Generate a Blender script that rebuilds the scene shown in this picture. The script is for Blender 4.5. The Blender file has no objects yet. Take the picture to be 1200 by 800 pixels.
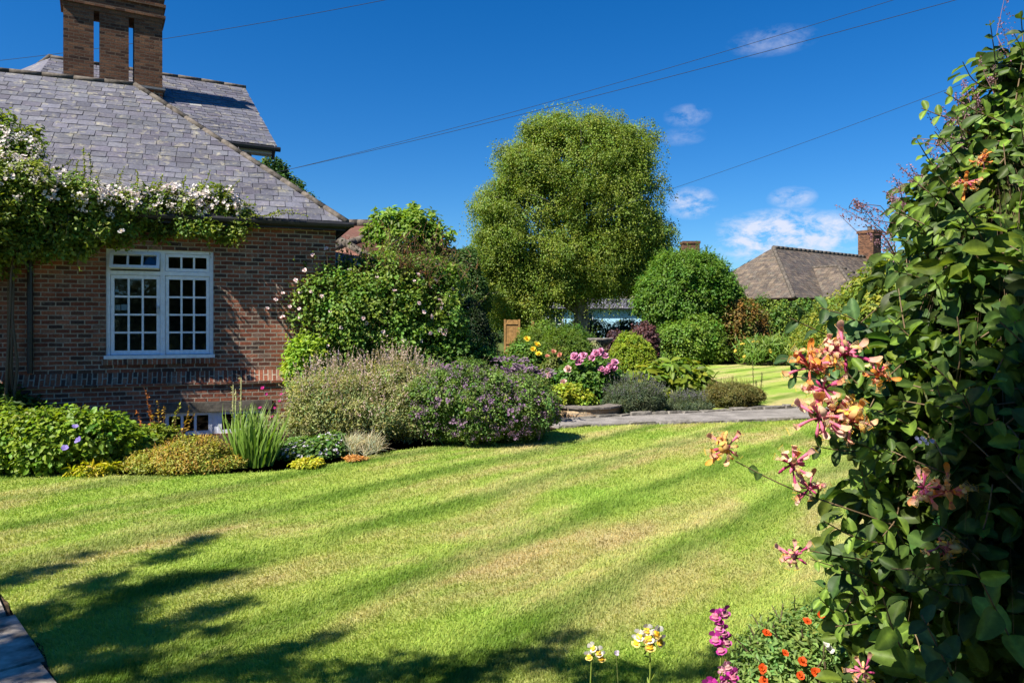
import bpy, math, zlib
import numpy as np
from mathutils import Vector, Matrix

R = math.radians
scene = bpy.context.scene
COL = scene.collection

# ------------------------------------------------------------------ camera
F = 850.0          # focal length in pixels of the 1200 px wide photograph
HZ = 380.0         # row of the horizon
CAMZ = 1.6
cam_d = bpy.data.cameras.new('camera')
cam_d.sensor_width = 36.0
cam_d.lens = F / 1200 * 36.0
cam_d.shift_y = -(400 - HZ) / 1200
cam_d.clip_start = 0.05
cam_d.clip_end = 3000
cam = bpy.data.objects.new('camera', cam_d)
COL.objects.link(cam)
cam.location = (0, 0, CAMZ)
cam.rotation_euler = (R(90), 0, 0)
scene.camera = cam

# ------------------------------------------------------------------ light
SUN_EL = R(50)
LX, LY = 0.766, 0.643                     # the way the light travels over the ground
to_sun = Vector((-LX * math.cos(SUN_EL), -LY * math.cos(SUN_EL), math.sin(SUN_EL)))
sun_d = bpy.data.lights.new('sun', 'SUN')
sun_d.energy = 4.1
sun_d.angle = R(0.53)
sun_d.color = (1.0, 0.93, 0.81)
sun = bpy.data.objects.new('sun', sun_d)
COL.objects.link(sun)
sun.rotation_euler = to_sun.to_track_quat('Z', 'Y').to_euler()
sun.location = (-20, -14, 30)

scene.view_settings.view_transform = 'Standard'
scene.view_settings.look = 'None'
scene.view_settings.gamma = 1
scene.view_settings.exposure = 1.46
scene.view_settings.use_curve_mapping = False
scene.cycles.max_bounces = 6
scene.cycles.diffuse_bounces = 3
scene.cycles.glossy_bounces = 3
scene.cycles.transmission_bounces = 4
scene.cycles.transparent_max_bounces = 8
scene.cycles.caustics_reflective = False
scene.cycles.caustics_refractive = False

# ------------------------------------------------------------------ world: sky with a few small clouds
world = bpy.data.worlds.new('World')
scene.world = world
world.use_nodes = True
wn, wl = world.node_tree.nodes, world.node_tree.links
wn.clear()
w_out = wn.new('ShaderNodeOutputWorld')
w_bg = wn.new('ShaderNodeBackground')
w_bg.inputs['Strength'].default_value = 0.085
sky = wn.new('ShaderNodeTexSky')
sky.sky_type = 'NISHITA'
sky.sun_disc = False
sky.sun_elevation = SUN_EL
sky.sun_rotation = math.atan2(-LX, -LY)
sky.altitude = 0
sky.air_density = 1.0
sky.dust_density = 0.15
sky.ozone_density = 3.0
hsv = wn.new('ShaderNodeHueSaturation')
hsv.inputs['Saturation'].default_value = 1.42
hsv.inputs['Hue'].default_value = 0.497
hsv.inputs['Value'].default_value = 0.62
wl.new(sky.outputs[0], hsv.inputs['Color'])
pol = wn.new('ShaderNodeMixRGB')            # the deep polarised blue of the photograph
pol.blend_type = 'MULTIPLY'; pol.inputs['Fac'].default_value = 1.0; pol.inputs['Color2'].default_value = (.49, .71, .93, 1)
wl.new(hsv.outputs[0], pol.inputs['Color1'])
tc = wn.new('ShaderNodeTexCoord')


def cloud_dir(px, py):
    return Vector(((px - 600) / F, 1.0, (HZ - py) / F)).normalized()


def wmath(op, a, b=None):
    n = wn.new('ShaderNodeMath'); n.operation = op
    for i, v in enumerate((a, b)):
        if v is None: continue
        if isinstance(v, (int, float)): n.inputs[i].default_value = v
        else: wl.new(v, n.inputs[i])
    return n.outputs[0]


mask = None
# (column, row, half width, half height, density) of each cloud, as directions on the sky
for px, py, hw, hh, den in ((810, 238, 24, 15, .75), (806, 136, 22, 11, .3), (928, 232, 22, 11, .55), (905, 48, 40, 14, .24),
                            (915, 278, 62, 27, 1.25), (962, 272, 44, 20, 1.0), (890, 290, 40, 16, .5), (862, 262, 18, 8, .4), (800, 160, 22, 9, .2),
                            (985, 280, 26, 12, .5), (740, 262, 20, 8, .2)):
    d = cloud_dir(px, py)
    right = Vector((d.y, -d.x, 0)).normalized()
    upv = right.cross(d).normalized()
    s = d.length
    k = 1.0 / math.sqrt(1 + ((px - 600) / F) ** 2 + ((HZ - py) / F) ** 2)
    dots = []
    for ax, half in ((right, hw), (upv, hh)):
        n = wn.new('ShaderNodeVectorMath'); n.operation = 'DOT_PRODUCT'
        wl.new(tc.outputs['Generated'], n.inputs[0]); n.inputs[1].default_value = ax
        q = wmath('DIVIDE', n.outputs['Value'], half / F * k)
        dots.append(wmath('MULTIPLY', q, q))
    n = wn.new('ShaderNodeVectorMath'); n.operation = 'DOT_PRODUCT'
    wl.new(tc.outputs['Generated'], n.inputs[0]); n.inputs[1].default_value = d
    front = wmath('GREATER_THAN', n.outputs['Value'], 0.5)
    e = wmath('SUBTRACT', 1.0, wmath('MULTIPLY', wmath('ADD', dots[0], dots[1]), 0.55))
    e = wmath('MULTIPLY', wmath('MAXIMUM', e, 0.0), den)
    e = wmath('MULTIPLY', e, front)
    mask = e if mask is None else wmath('MAXIMUM', mask, e)
mp = wn.new('ShaderNodeMapping'); mp.inputs['Scale'].default_value = (1, 1, 1.9)
wl.new(tc.outputs['Generated'], mp.inputs['Vector'])
nz = wn.new('ShaderNodeTexNoise')
nz.inputs['Scale'].default_value = 30
nz.inputs['Detail'].default_value = 7
nz.inputs['Roughness'].default_value = 0.66
nz.inputs['Distortion'].default_value = 0.25
wl.new(mp.outputs[0], nz.inputs['Vector'])
fac = wmath('MULTIPLY', mask, wmath('MAXIMUM', wmath('MULTIPLY', wmath('SUBTRACT', nz.outputs['Fac'], 0.39), 4.6), 0.0))
fac = wmath('MINIMUM', fac, 0.85)
mixw = wn.new('ShaderNodeMixRGB')
wl.new(fac, mixw.inputs['Fac'])
wl.new(pol.outputs[0], mixw.inputs['Color1'])
mixw.inputs['Color2'].default_value = (3.6, 3.7, 4.3, 1)
wl.new(mixw.outputs[0], w_bg.inputs['Color'])
wl.new(w_bg.outputs[0], w_out.inputs['Surface'])


# ------------------------------------------------------------------ helpers
def rng_of(s):
    return np.random.default_rng(zlib.crc32(s.encode()))


def P(px, py, Y):
    """world point seen at a pixel of the photograph, Y metres away"""
    return np.array([(px - 600) / F * Y, Y, CAMZ - (py - HZ) / F * Y])


def G(px, py):
    """ground point (x, y) seen at a pixel"""
    Y = CAMZ * F / (py - HZ)
    return ((px - 600) / F * Y, Y)


def unit(a):
    return a / np.maximum(np.linalg.norm(a, axis=-1, keepdims=True), 1e-9)


# leaf templates: (across, along, out), faces
def grid_leaf(nx, ny, prof, fold, curl, wave=0.0):
    V = []
    for j in range(ny + 1):
        t = j / ny
        w = prof(t)
        for i in range(nx + 1):
            s = 2 * i / nx - 1
            V.append((s * w * .5, t, fold * abs(s) * w - curl * t * t + wave * math.sin(t * 9 + s * 2) * abs(s)))
    Fq = []
    for j in range(ny):
        for i in range(nx):
            a = j * (nx + 1) + i
            Fq.append((a, a + 1, a + nx + 2, a + nx + 1))
    return np.array(V), np.array(Fq)


oval = lambda t: max(0.03, (math.sin(math.pi * min(1, t * 0.97 + 0.03)) ** 0.62) * (1.08 - 0.25 * t))
ovate = lambda t: max(0.03, (math.sin(math.pi * t ** 0.75)) ** 0.75)
TM = {
    'diamond': (np.array([(0, 0, 0), (.5, .45, .12), (0, 1, -.06), (-.5, .45, .12)]), np.array([(0, 1, 2), (0, 2, 3)])),
    'leaf': (np.array([(0, 0, 0), (.40, .26, .1), (.42, .62, .1), (0, 1, -.1), (-.42, .62, .1), (-.40, .26, .1)]), np.array([(0, 1, 2, 3), (0, 3, 4, 5)])),
    'blade': (np.array([(-.5, 0, 0), (.5, 0, 0), (.42, .5, -.03), (-.42, .5, -.03), (.22, .82, -.14), (-.22, .82, -.14), (0, 1, -.26)]),
              [np.array([(0, 1, 2, 3), (3, 2, 4, 5)]), np.array([(5, 4, 6)])]),
    'grass': (np.array([(-.5, 0, 0), (.5, 0, 0), (0, 1, 0)]), np.array([(0, 1, 2)])),
    'petal': (np.array([(0, 0, 0), (.34, .3, .05), (.5, .75, .12), (.2, 1, .22), (-.2, 1, .22), (-.5, .75, .12), (-.34, .3, .05)]),
              [np.array([(0, 1, 2, 3)]), np.array([(0, 3, 4)]), np.array([(0, 4, 5, 6)])]),
    'big': grid_leaf(2, 5, oval, .10, .22),
    'oval': grid_leaf(4, 6, lambda t: max(.03, math.sin(math.pi * min(1, t * .96 + .02)) ** .55 * (1.0 - .12 * t)), .16, .18, .035),
    'heart': grid_leaf(4, 6, ovate, .13, .28, .03),
}


class Batch:
    def __init__(s):
        s.V = []; s.T = []; s.Q = []; s.C = []; s.n = 0; s.starts = []

    def add(s, V, faces, col):
        V = np.asarray(V, float).reshape(-1, 3)
        s.V.append(V)
        c = np.asarray(col, float)
        if c.ndim == 1: c = np.tile(c, (len(V), 1))
        s.C.append(c)
        for f in (faces if isinstance(faces, list) else [faces]):
            f = np.asarray(f, np.int64)
            if len(f) == 0: continue
            (s.T if f.shape[1] == 3 else s.Q).append(f + s.n)
        s.n += len(V)

    def leaves(s, pos, d, nrm, L, W, col, tmpl='diamond', tipcol=None):
        pos = np.asarray(pos, float); N = len(pos)
        if N == 0: return
        tv, tf = TM[tmpl]
        d = unit(d); side = unit(np.cross(d, nrm)); nrm = unit(np.cross(side, d))
        L = np.broadcast_to(np.asarray(L, float), (N,)); W = np.broadcast_to(np.asarray(W, float), (N,))
        V = (pos[:, None, :] + tv[None, :, 0, None] * W[:, None, None] * side[:, None, :]
             + tv[None, :, 1, None] * L[:, None, None] * d[:, None, :] + tv[None, :, 2, None] * L[:, None, None] * nrm[:, None, :])
        k = len(tv)
        col = np.broadcast_to(np.asarray(col, float), (N, 3))
        if tipcol is None and tmpl in ('oval', 'big', 'heart'):      # paler midrib, slightly darker margin
            e = np.abs(tv[:, 0]); rib = np.where(e < .02, 1.0, 0.0)[None, :, None]; edge = np.clip(e / .5, 0, 1)[None, :, None]
            C = (col[:, None, :] * (1 - .18 * edge) * (1 + rib * np.array([.5, .38, .3]))).reshape(-1, 3)
        elif tipcol is None:
            C = np.repeat(col, k, axis=0)
        else:
            tipcol = np.broadcast_to(np.asarray(tipcol, float), (N, 3))
            t = np.clip(tv[:, 1], 0, 1)[None, :, None]
            C = (col[:, None, :] * (1 - t) + tipcol[:, None, :] * t).reshape(-1, 3)
        off = (np.arange(N) * k)[:, None, None]
        s.add(V.reshape(-1, 3), [(f[None] + off).reshape(-1, f.shape[1]) for f in (tf if isinstance(tf, list) else [tf])], C)

    def tube(s, pts, rad, col, n=6, cap=True):
        pts = np.asarray(pts, float); m = len(pts)
        rad = np.broadcast_to(np.asarray(rad, float), (m,))
        tan = unit(np.gradient(pts, axis=0))
        ref = np.array([0.31, 0.17, 0.93]) if abs(tan[0][2]) < .9 else np.array([1., .1, 0])
        V = []
        for i in range(m):
            a = unit(np.cross(tan[i], ref)); b = np.cross(tan[i], a)
            ang = np.arange(n) * 2 * math.pi / n
            V.append(pts[i] + rad[i] * (np.cos(ang)[:, None] * a + np.sin(ang)[:, None] * b))
        V = np.concatenate(V)
        Fq = []
        for i in range(m - 1):
            for j in range(n):
                Fq.append((i * n + j, i * n + (j + 1) % n, (i + 1) * n + (j + 1) % n, (i + 1) * n + j))
        f = [np.array(Fq)]
        if cap:
            V = np.concatenate([V, pts[:1], pts[-1:]])
            a, b = m * n, m * n + 1
            f.append(np.array([(a, (j + 1) % n, j) for j in range(n)] + [(b, (m - 1) * n + j, (m - 1) * n + (j + 1) % n) for j in range(n)]))
        s.starts.append(s.n)
        c = np.asarray(col, float)
        if c.ndim == 2:                      # a colour per ring
            c = np.concatenate([np.repeat(c, n, axis=0)] + ([c[:1], c[-1:]] if cap else []))
        s.add(V, f, c)

    def box(s, x0, x1, y0, y1, z0, z1, col=(1, 1, 1), skip=''):
        V = [(x, y, z) for z in (z0, z1) for y in (y0, y1) for x in (x0, x1)]
        fs = {'b': (0, 2, 3, 1), 't': (4, 5, 7, 6), 'f': (0, 1, 5, 4), 'k': (2, 6, 7, 3), 'l': (0, 4, 6, 2), 'r': (1, 3, 7, 5)}
        s.add(V, np.array([f for k, f in fs.items() if k not in skip]), col)

    def quad(s, a, b, c, d, col=(1, 1, 1)):
        s.add([a, b, c, d], np.array([(0, 1, 2, 3)]), col)

    def tri(s, a, b, c, col=(1, 1, 1)):
        s.add([a, b, c], np.array([(0, 1, 2)]), col)

    def lathe(s, prof, c, col, n=20):
        prof = np.asarray(prof, float); m = len(prof)
        ang = np.arange(n) * 2 * math.pi / n
        V = np.stack([prof[:, 0, None] * np.cos(ang) + c[0], prof[:, 0, None] * np.sin(ang) + c[1],
                      np.repeat(prof[:, 1, None], n, 1) + c[2]], -1).reshape(-1, 3)
        s.add(V, np.array([(i * n + j, i * n + (j + 1) % n, (i + 1) * n + (j + 1) % n, (i + 1) * n + j) for i in range(m - 1) for j in range(n)]), col)

    def mesh(s, name, mat, smooth=False, origin=None, uv=False, uvrot=False, join=False):
        if join and len(s.starts) > 1:       # hair-thin twigs lead every shoot back to the root
            f = np.array([(i, i + 1, s.starts[0]) for i in s.starts[1:]])
            s.T.append(f)
        V = np.concatenate(s.V); C = np.concatenate(s.C)
        if origin is not None: V = V - np.asarray(origin, float)
        T = np.concatenate(s.T) if s.T else np.zeros((0, 3), np.int64)
        Q = np.concatenate(s.Q) if s.Q else np.zeros((0, 4), np.int64)
        me = bpy.data.meshes.new(name)
        me.vertices.add(len(V)); me.vertices.foreach_set('co', V.astype(np.float32).ravel())
        loops = np.concatenate([T.ravel(), Q.ravel()]).astype(np.int32)
        starts = np.concatenate([np.arange(len(T)) * 3, len(T) * 3 + np.arange(len(Q)) * 4]).astype(np.int32)
        me.loops.add(len(loops)); me.loops.foreach_set('vertex_index', loops)
        me.polygons.add(len(starts)); me.polygons.foreach_set('loop_start', starts)
        me.update(calc_edges=True)
        at = me.color_attributes.new('Col', 'FLOAT_COLOR', 'POINT')
        at.data.foreach_set('color', np.concatenate([C, np.ones((len(C), 1))], 1).astype(np.float32).ravel())
        if uv:
            u = me.uv_layers.new(name='UVMap')
            nor = np.zeros(len(starts) * 3, np.float32); me.polygons.foreach_get('normal', nor); nor = nor.reshape(-1, 3)
            tot = np.concatenate([np.full(len(T), 3), np.full(len(Q), 4)])
            ln = np.repeat(nor, tot, axis=0); co = V[loops]
            ax = np.abs(ln)
            isz = ax[:, 2] > 0.86
            isx = (~isz) & (ax[:, 0] > ax[:, 1])
            U = np.where(isz[:, None], co[:, [0, 1]], np.where(isx[:, None], co[:, [1, 2]], co[:, [0, 2]]))
            if uvrot: U = U[:, ::-1]
            u.data.foreach_set('uv', U.astype(np.float32).ravel())
        me.polygons.foreach_set('use_smooth', np.full(len(starts), smooth or mat.name.split('.')[0] in ('leaf_surface', 'smooth_leaf_surface', 'petal_surface', 'stem_surface', 'grass_blade')))
        me.materials.append(mat)
        me.update()
        return me


def link(name, me, parent=None, loc=(0, 0, 0), rot=(0, 0, 0), scale=1.0):
    o = bpy.data.objects.new(name, me)
    COL.objects.link(o)
    o.parent = parent
    o.location = loc; o.rotation_euler = rot; o.scale = (scale,) * 3
    return o


def thing(name, label, cat, loc, rz=0.0, group=None):
    o = bpy.data.objects.new(name, None)
    COL.objects.link(o)
    o.empty_display_size = .2
    o.location = loc; o.rotation_euler = (0, 0, rz)
    o['label'] = label; o['category'] = cat
    if group: o['group'] = group
    return o


def structure(name, me):
    o = link(name, me); o['kind'] = 'structure'
    return o


def in_poly(x, y, poly):
    poly = np.asarray(poly); res = np.zeros(len(x), bool)
    j = len(poly) - 1
    for i in range(len(poly)):
        xi, yi = poly[i]; xj, yj = poly[j]
        if yi != yj:
            res ^= ((yi > y) != (yj > y)) & (x < (xj - xi) * (y - yi) / (yj - yi) + xi)
        j = i
    return res


def smooth_line(pts, it=2):
    pts = [np.array(p, float) for p in pts]
    for _ in range(it):
        q = [pts[0]]
        for a, b in zip(pts[:-1], pts[1:]):
            q += [a * .75 + b * .25, a * .25 + b * .75]
        q.append(pts[-1]); pts = q
    return pts


# ------------------------------------------------------------------ materials
class NT:
    """small wrapper to wire node trees"""
    def __init__(s, name):
        s.m = bpy.data.materials.new(name); s.m.use_nodes = True
        s.t = s.m.node_tree; s.N = s.t.nodes; s.L = s.t.links
        s.N.clear(); s.out = s.N.new('ShaderNodeOutputMaterial')

    def node(s, typ, ins=None, **props):
        n = s.N.new('ShaderNode' + typ)
        for k, v in props.items(): setattr(n, k, v)
        for k, v in (ins or {}).items():
            if hasattr(v, 'links') or isinstance(v, bpy.types.NodeSocket): s.L.new(v, n.inputs[k])
            else: n.inputs[k].default_value = v
        return n

    def math(s, op, a, b=0.0, clamp=False):
        n = s.N.new('ShaderNodeMath'); n.operation = op; n.use_clamp = clamp
        for i, v in enumerate((a, b)):
            if isinstance(v, (int, float)): n.inputs[i].default_value = v
            else: s.L.new(v, n.inputs[i])
        return n.outputs[0]

    def mix(s, f, a, b, mode='MIX'):
        n = s.N.new('ShaderNodeMixRGB'); n.blend_type = mode
        for k, v in (('Fac', f), ('Color1', a), ('Color2', b)):
            if isinstance(v, bpy.types.NodeSocket): s.L.new(v, n.inputs[k])
            else: n.inputs[k].default_value = (*v, 1) if isinstance(v, tuple) else v
        return n.outputs[0]

    def ramp(s, f, stops, interp='LINEAR'):
        n = s.N.new('ShaderNodeValToRGB'); cr = n.color_ramp; cr.interpolation = interp
        while len(cr.elements) < len(stops): cr.elements.new(.5)
        for e, (p, c) in zip(cr.elements, stops):
            e.position = p; e.color = (*c, 1) if isinstance(c, tuple) else (c, c, c, 1)
        s.L.new(f, n.inputs[0])
        return n.outputs[0]

    def noise(s, vec, scale, detail=4, rough=.55, dist=0.0):
        return s.node('TexNoise', {'Vector': vec, 'Scale': scale, 'Detail': detail, 'Roughness': rough, 'Distortion': dist}).outputs['Fac']

    def bump(s, h, dist, strength=1.0):
        return s.node('Bump', {'Height': h, 'Distance': dist, 'Strength': strength}).outputs[0]

    def finish(s, col, rough=.7, spec=.3, nrm=None, metal=0.0):
        b = s.node('BsdfPrincipled', {'Roughness': rough, 'Specular IOR Level': spec, 'Metallic': metal})
        if isinstance(col, tuple): b.inputs['Base Color'].default_value = (*col, 1)
        else: s.L.new(col, b.inputs['Base Color'])
        if nrm is not None: s.L.new(nrm, b.inputs['Normal'])
        s.L.new(b.outputs[0], s.out.inputs[0])
        return s.m


def leaf_material(name, trans=.36, rough=.5, spec=.3, tint=(1.3, 1.3, .55), gain=1.4):
    t = NT(name)
    a = t.node('Attribute', attribute_name='Col')
    pn = t.noise(t.node('TexCoord').outputs['Object'], 90, 3, .6)
    c = t.mix(1.0, a.outputs['Color'], t.ramp(pn, [(.3, .78), (.7, 1.2)]), 'MULTIPLY')
    c = t.mix(1.0, c, (gain * 1.04, gain, gain * .8) if gain != 1 else (1.0, 1.0, 1.0), 'MULTIPLY')
    b = t.node('BsdfPrincipled', {'Base Color': c, 'Roughness': rough, 'Specular IOR Level': spec})
    tr = t.node('BsdfTranslucent', {'Color': t.mix(1.0, c, tint, 'MULTIPLY')})
    m = t.node('MixShader', {0: trans, 1: b.outputs[0], 2: tr.outputs[0]})
    t.L.new(m.outputs[0], t.out.inputs[0])
    return t.m


M_LEAF = leaf_material('leaf_surface', gain=1.55)
M_GLOSS = leaf_material('smooth_leaf_surface', .40, .5, .28, gain=1.15)
M_PETAL = leaf_material('petal_surface', .30, .6, .2, (1.1, 1.0, 1.0), 1)


def bark_material(name, dark=(.03, .024, .02), pale=(.16, .13, .1), scale=9):
    t = NT(name)
    tc_ = t.node('TexCoord').outputs['Object']
    mp_ = t.node('Mapping', {'Vector': tc_, 'Scale': (1, 1, .35)}).outputs[0]
    n = t.noise(mp_, scale, 6, .65)
    return t.finish(t.ramp(n, [(.35, dark), (.65, pale)]), .9, .1, t.bump(n, .02))


M_BARK = bark_material('brown_bark')
M_STEM = leaf_material('stem_surface', .05, .6, .3, gain=1)
M_BIRCHBARK = bark_material('birch_bark', (.035, .03, .026), (.34, .31, .27), 5)


def brick_material(name, rot=False, stops=None, mortar=(.44, .37, .29), bw=.172, rh=.0615, ms=.0085, lich=.36, stain=(.55, 1.25)):
    t = NT(name)
    uv = t.node('UVMap', uv_map='UVMap').outputs[0]
    # a little waviness so that courses are not ruled lines
    wob = t.node('TexNoise', {'Vector': uv, 'Scale': 3.1, 'Detail': 3.0}).outputs['Color']
    off = t.node('VectorMath', {0: wob, 1: (.5, .5, .5)}, operation='SUBTRACT').outputs[0]
    off = t.node('VectorMath', {0: off, 'Scale': .018}, operation='SCALE').outputs[0]
    v = t.node('VectorMath', {0: uv, 1: off}, operation='ADD').outputs[0]
    if rot: v = t.node('Mapping', {'Vector': v, 'Rotation': (0, 0, R(90))}).outputs[0]
    br = t.node('TexBrick', {'Vector': v, 'Color1': (0, 0, 0, 1), 'Color2': (1, 1, 1, 1), 'Mortar': (.5, .5, .5, 1), 'Scale': 1.0,
                             'Mortar Size': ms, 'Mortar Smooth': .25, 'Bias': 0.0, 'Brick Width': bw, 'Row Height': rh}, offset=.5)
    stops = stops or [(0.0, (.06, .038, .034)), (.15, (.11, .058, .044)), (.35, (.18, .06, .038)), (.6, (.26, .084, .048)), (.84, (.34, .125, .072)), (1.0, (.23, .135, .10))]
    c = t.ramp(br.outputs['Color'], stops)
    n1 = t.noise(v, 38, 5, .65)
    n2 = t.noise(v, 1.7, 4, .6)
    c = t.mix(1.0, c, t.ramp(n1, [(.3, .62), (.7, 1.25)]), 'MULTIPLY')
    n3 = t.noise(v, 14, 4, .7)
    c = t.mix(t.math('MULTIPLY', t.ramp(n3, [(.62, 0.0), (.72, 1.0)]), lich), c, (.42, .4, .34))
    mcol = t.mix(t.ramp(n1, [(.35, 0.0), (.7, 1.0)]), tuple(x * .6 for x in mortar), mortar)
    c = t.mix(br.outputs['Fac'], c, mcol)
    c = t.mix(1.0, c, t.ramp(n2, [(.28, stain[0]), (.72, stain[1])]), 'MULTIPLY')
    n4 = t.noise(v, 5.5, 6, .75)
    c = t.mix(t.math('MULTIPLY', t.ramp(n4, [(.56, 0.0), (.70, 1.0)]), lich * 1.1), c, (.33, .28, .23))
    h = t.math('SUBTRACT', t.math('MULTIPLY', n1, .5), t.math('MULTIPLY', br.outputs['Fac'], .9))
    return t.finish(c, .9, .15, t.bump(h, .012, .9))


M_BRICK = brick_material('old_brick')
M_BRICK_EDGE = brick_material('brick_on_edge', rot=True)
M_BRICK_STACK = brick_material('stack_brick', stops=[(0.0, (.05, .028, .022)), (.3, (.12, .055, .033)), (.6, (.17, .078, .045)), (1.0, (.22, .11, .06))], mortar=(.17, .12, .085), lich=.12, stain=(.85, 1.1))


def slate_material(name, lich=(.36, .33, .22)):
    t = NT(name)
    a = t.node('Attribute', attribute_name='Col').outputs['Color']
    p = t.node('TexCoord').outputs['Object']
    n = t.noise(p, 26, 6, .65)
    c = t.mix(1.0, a, t.ramp(n, [(.3, .72), (.7, 1.25)]), 'MULTIPLY')
    n2 = t.noise(p, 7, 5, .7)
    c = t.mix(t.math('MULTIPLY', t.ramp(n2, [(.54, 0.0), (.68, 1.0)]), .6), c, lich)
    n3 = t.noise(p, 1.3, 4, .6)
    c = t.mix(1.0, c, t.ramp(n3, [(.3, .78), (.7, 1.15)]), 'MULTIPLY')
    return t.finish(c, .55, .4, t.bump(n, .006))


M_SLATE = slate_material('slate')
M_TILE = slate_material('clay_tile', (.2, .19, .13))


def plain(name, col, rough=.6, spec=.3, var=.12, scale=12, bumpd=.002):
    t = NT(name)
    p = t.node('TexCoord').outputs['Object']
    n = t.noise(p, scale, 5, .6)
    c = t.mix(1.0, col, t.ramp(n, [(.3, 1 - var * 2), (.7, 1 + var)]), 'MULTIPLY')
    return t.finish(c, rough, spec, t.bump(n, bumpd))


M_RIDGE = plain('weathered_ridge_tile', (.125, .108, .092), .9, .1, .35, 9, .01)
M_WHITE = plain('white_gloss_paint', (.70, .73, .80), .4, .4, .07, 18, .001)
M_DARKPAINT = plain('black_gutter_paint', (.018, .018, .02), .4, .4, .2)
M_FASCIA = plain('grey_fascia_paint', (.42, .43, .45), .6, .3, .1)
M_LEAD = plain('lead_flashing', (.2, .2, .2), .6, .4, .2)
M_ROOM = plain('dim_room_plaster', (.34, .31, .27), .9, .1, .2)
M_STONE = plain('grey_stone', (.19, .175, .155), .9, .15, .35, 14, .012)
M_PAVE = plain('old_paving_stone', (.33, .29, .24), .9, .15, .45, 7, .012)
M_LINTEL = plain('grey_render', (.13, .115, .095), .9, .1, .3, 7, .01)
M_SOIL = plain('bed_soil', (.06, .042, .028), .95, .05, .45, 16, .03)
M_WIRE = plain('cable_rubber', (.03, .035, .045), .6, .2, .1)
M_TIMBER = plain('orange_timber', (.33, .19, .065), .7, .2, .25, 10, .004)
M_BLUE = plain('pale_blue_paint', (.36, .62, .80), .6, .3, .12)
M_CARD = plain('pale_card', (.45, .66, .82), .6, .3, .05)


def glass_material():
    t = NT('window_glass')
    g = t.node('BsdfGlossy', {'Color': (.9, .95, 1, 1), 'Roughness': .02})
    tr = t.node('BsdfTransparent', {'Color': (.78, .82, .82, 1)})
    fr = t.node('Fresnel', {'IOR': 1.5})
    p = t.node('TexCoord').outputs['Object']
    nb = t.bump(t.noise(p, 3.2, 3, .5), .012, .6)
    t.L.new(nb, g.inputs['Normal'])
    m = t.node('MixShader', {0: t.math('ADD', t.math('MULTIPLY', fr.outputs[0], 1.2), .03), 1: tr.outputs[0], 2: g.outputs[0]})
    t.L.new(m.outputs[0], t.out.inputs[0])
    return t.m


M_GLASS = glass_material()

SDIR = np.array([.64, .77])               # the way the mower went
SNRM = np.array([-.77, .64])
SPER = 1.08


def grass_colour(t):
    """mower stripes, dry patches and lush patches, in world metres"""
    p = t.node('NewGeometry').outputs['Position']
    wob = t.noise(p, .55, 2, .5)
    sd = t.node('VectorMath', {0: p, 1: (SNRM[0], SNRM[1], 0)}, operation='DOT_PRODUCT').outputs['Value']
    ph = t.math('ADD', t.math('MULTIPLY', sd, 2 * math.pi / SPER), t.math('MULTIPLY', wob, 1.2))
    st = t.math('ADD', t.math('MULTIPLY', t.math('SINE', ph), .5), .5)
    ang = math.atan2(SDIR[1], SDIR[0])
    along = t.node('VectorMath', {0: p, 1: (SDIR[0], SDIR[1], 0)}, operation='DOT_PRODUCT').outputs['Value']
    mp_ = t.node('CombineXYZ', {'X': t.math('MULTIPLY', along, .42), 'Y': t.math('MULTIPLY', sd, 1.25)}).outputs[0]
    n1 = t.noise(mp_, .85, 5, .62, .4)
    n2 = t.noise(p, .42, 3, .55)
    n3 = t.noise(p, 9, 5, .65)
    n4 = t.noise(mp_, 2.6, 4, .6)
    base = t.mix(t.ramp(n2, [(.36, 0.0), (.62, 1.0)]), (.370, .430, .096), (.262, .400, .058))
    # stripes come and go; shading of leaning blades is put into the colour
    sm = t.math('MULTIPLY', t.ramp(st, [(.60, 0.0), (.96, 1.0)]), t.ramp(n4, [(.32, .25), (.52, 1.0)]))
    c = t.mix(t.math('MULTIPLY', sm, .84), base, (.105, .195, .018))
    # dry straw patches
    dry = t.math('MULTIPLY', t.ramp(n1, [(.465, 0.0), (.65, 1.0)]), t.math('SUBTRACT', 1.0, t.math('MULTIPLY', sm, .55)))
    c = t.mix(t.math('MULTIPLY', dry, .85), c, (.52, .41, .21))
    c = t.mix(1.0, c, t.ramp(n3, [(.28, .84), (.72, 1.14)]), 'MULTIPLY')
    return c


def lawn_material():
    t = NT('mown_lawn')
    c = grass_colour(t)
    p = t.node('NewGeometry').outputs['Position']
    n = t.noise(p, 70, 4, .7)
    c = t.mix(1.0, c, t.ramp(n, [(.3, .6), (.7, 1.15)]), 'MULTIPLY')
    return t.finish(c, .9, .1, t.bump(n, .02))


def blade_material():
    t = NT('grass_blade')
    a = t.node('Attribute', attribute_name='Col').outputs['Color']
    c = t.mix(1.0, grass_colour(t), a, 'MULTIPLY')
    b = t.node('BsdfPrincipled', {'Base Color': c, 'Roughness': .6, 'Specular IOR Level': .25})
    tr = t.node('BsdfTranslucent', {'Color': t.mix(1.0, c, (1.15, 1.2, .6), 'MULTIPLY')})
    m = t.node('MixShader', {0: .35, 1: b.outputs[0], 2: tr.outputs[0]})
    t.L.new(m.outputs[0], t.out.inputs[0])
    return t.m


M_LAWN = lawn_material()
M_BLADE = blade_material()
M_FIELD = plain('rough_grass', (.10, .13, .035), .95, .05, .4, 1.5, .02)
M_PATH = None


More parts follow.
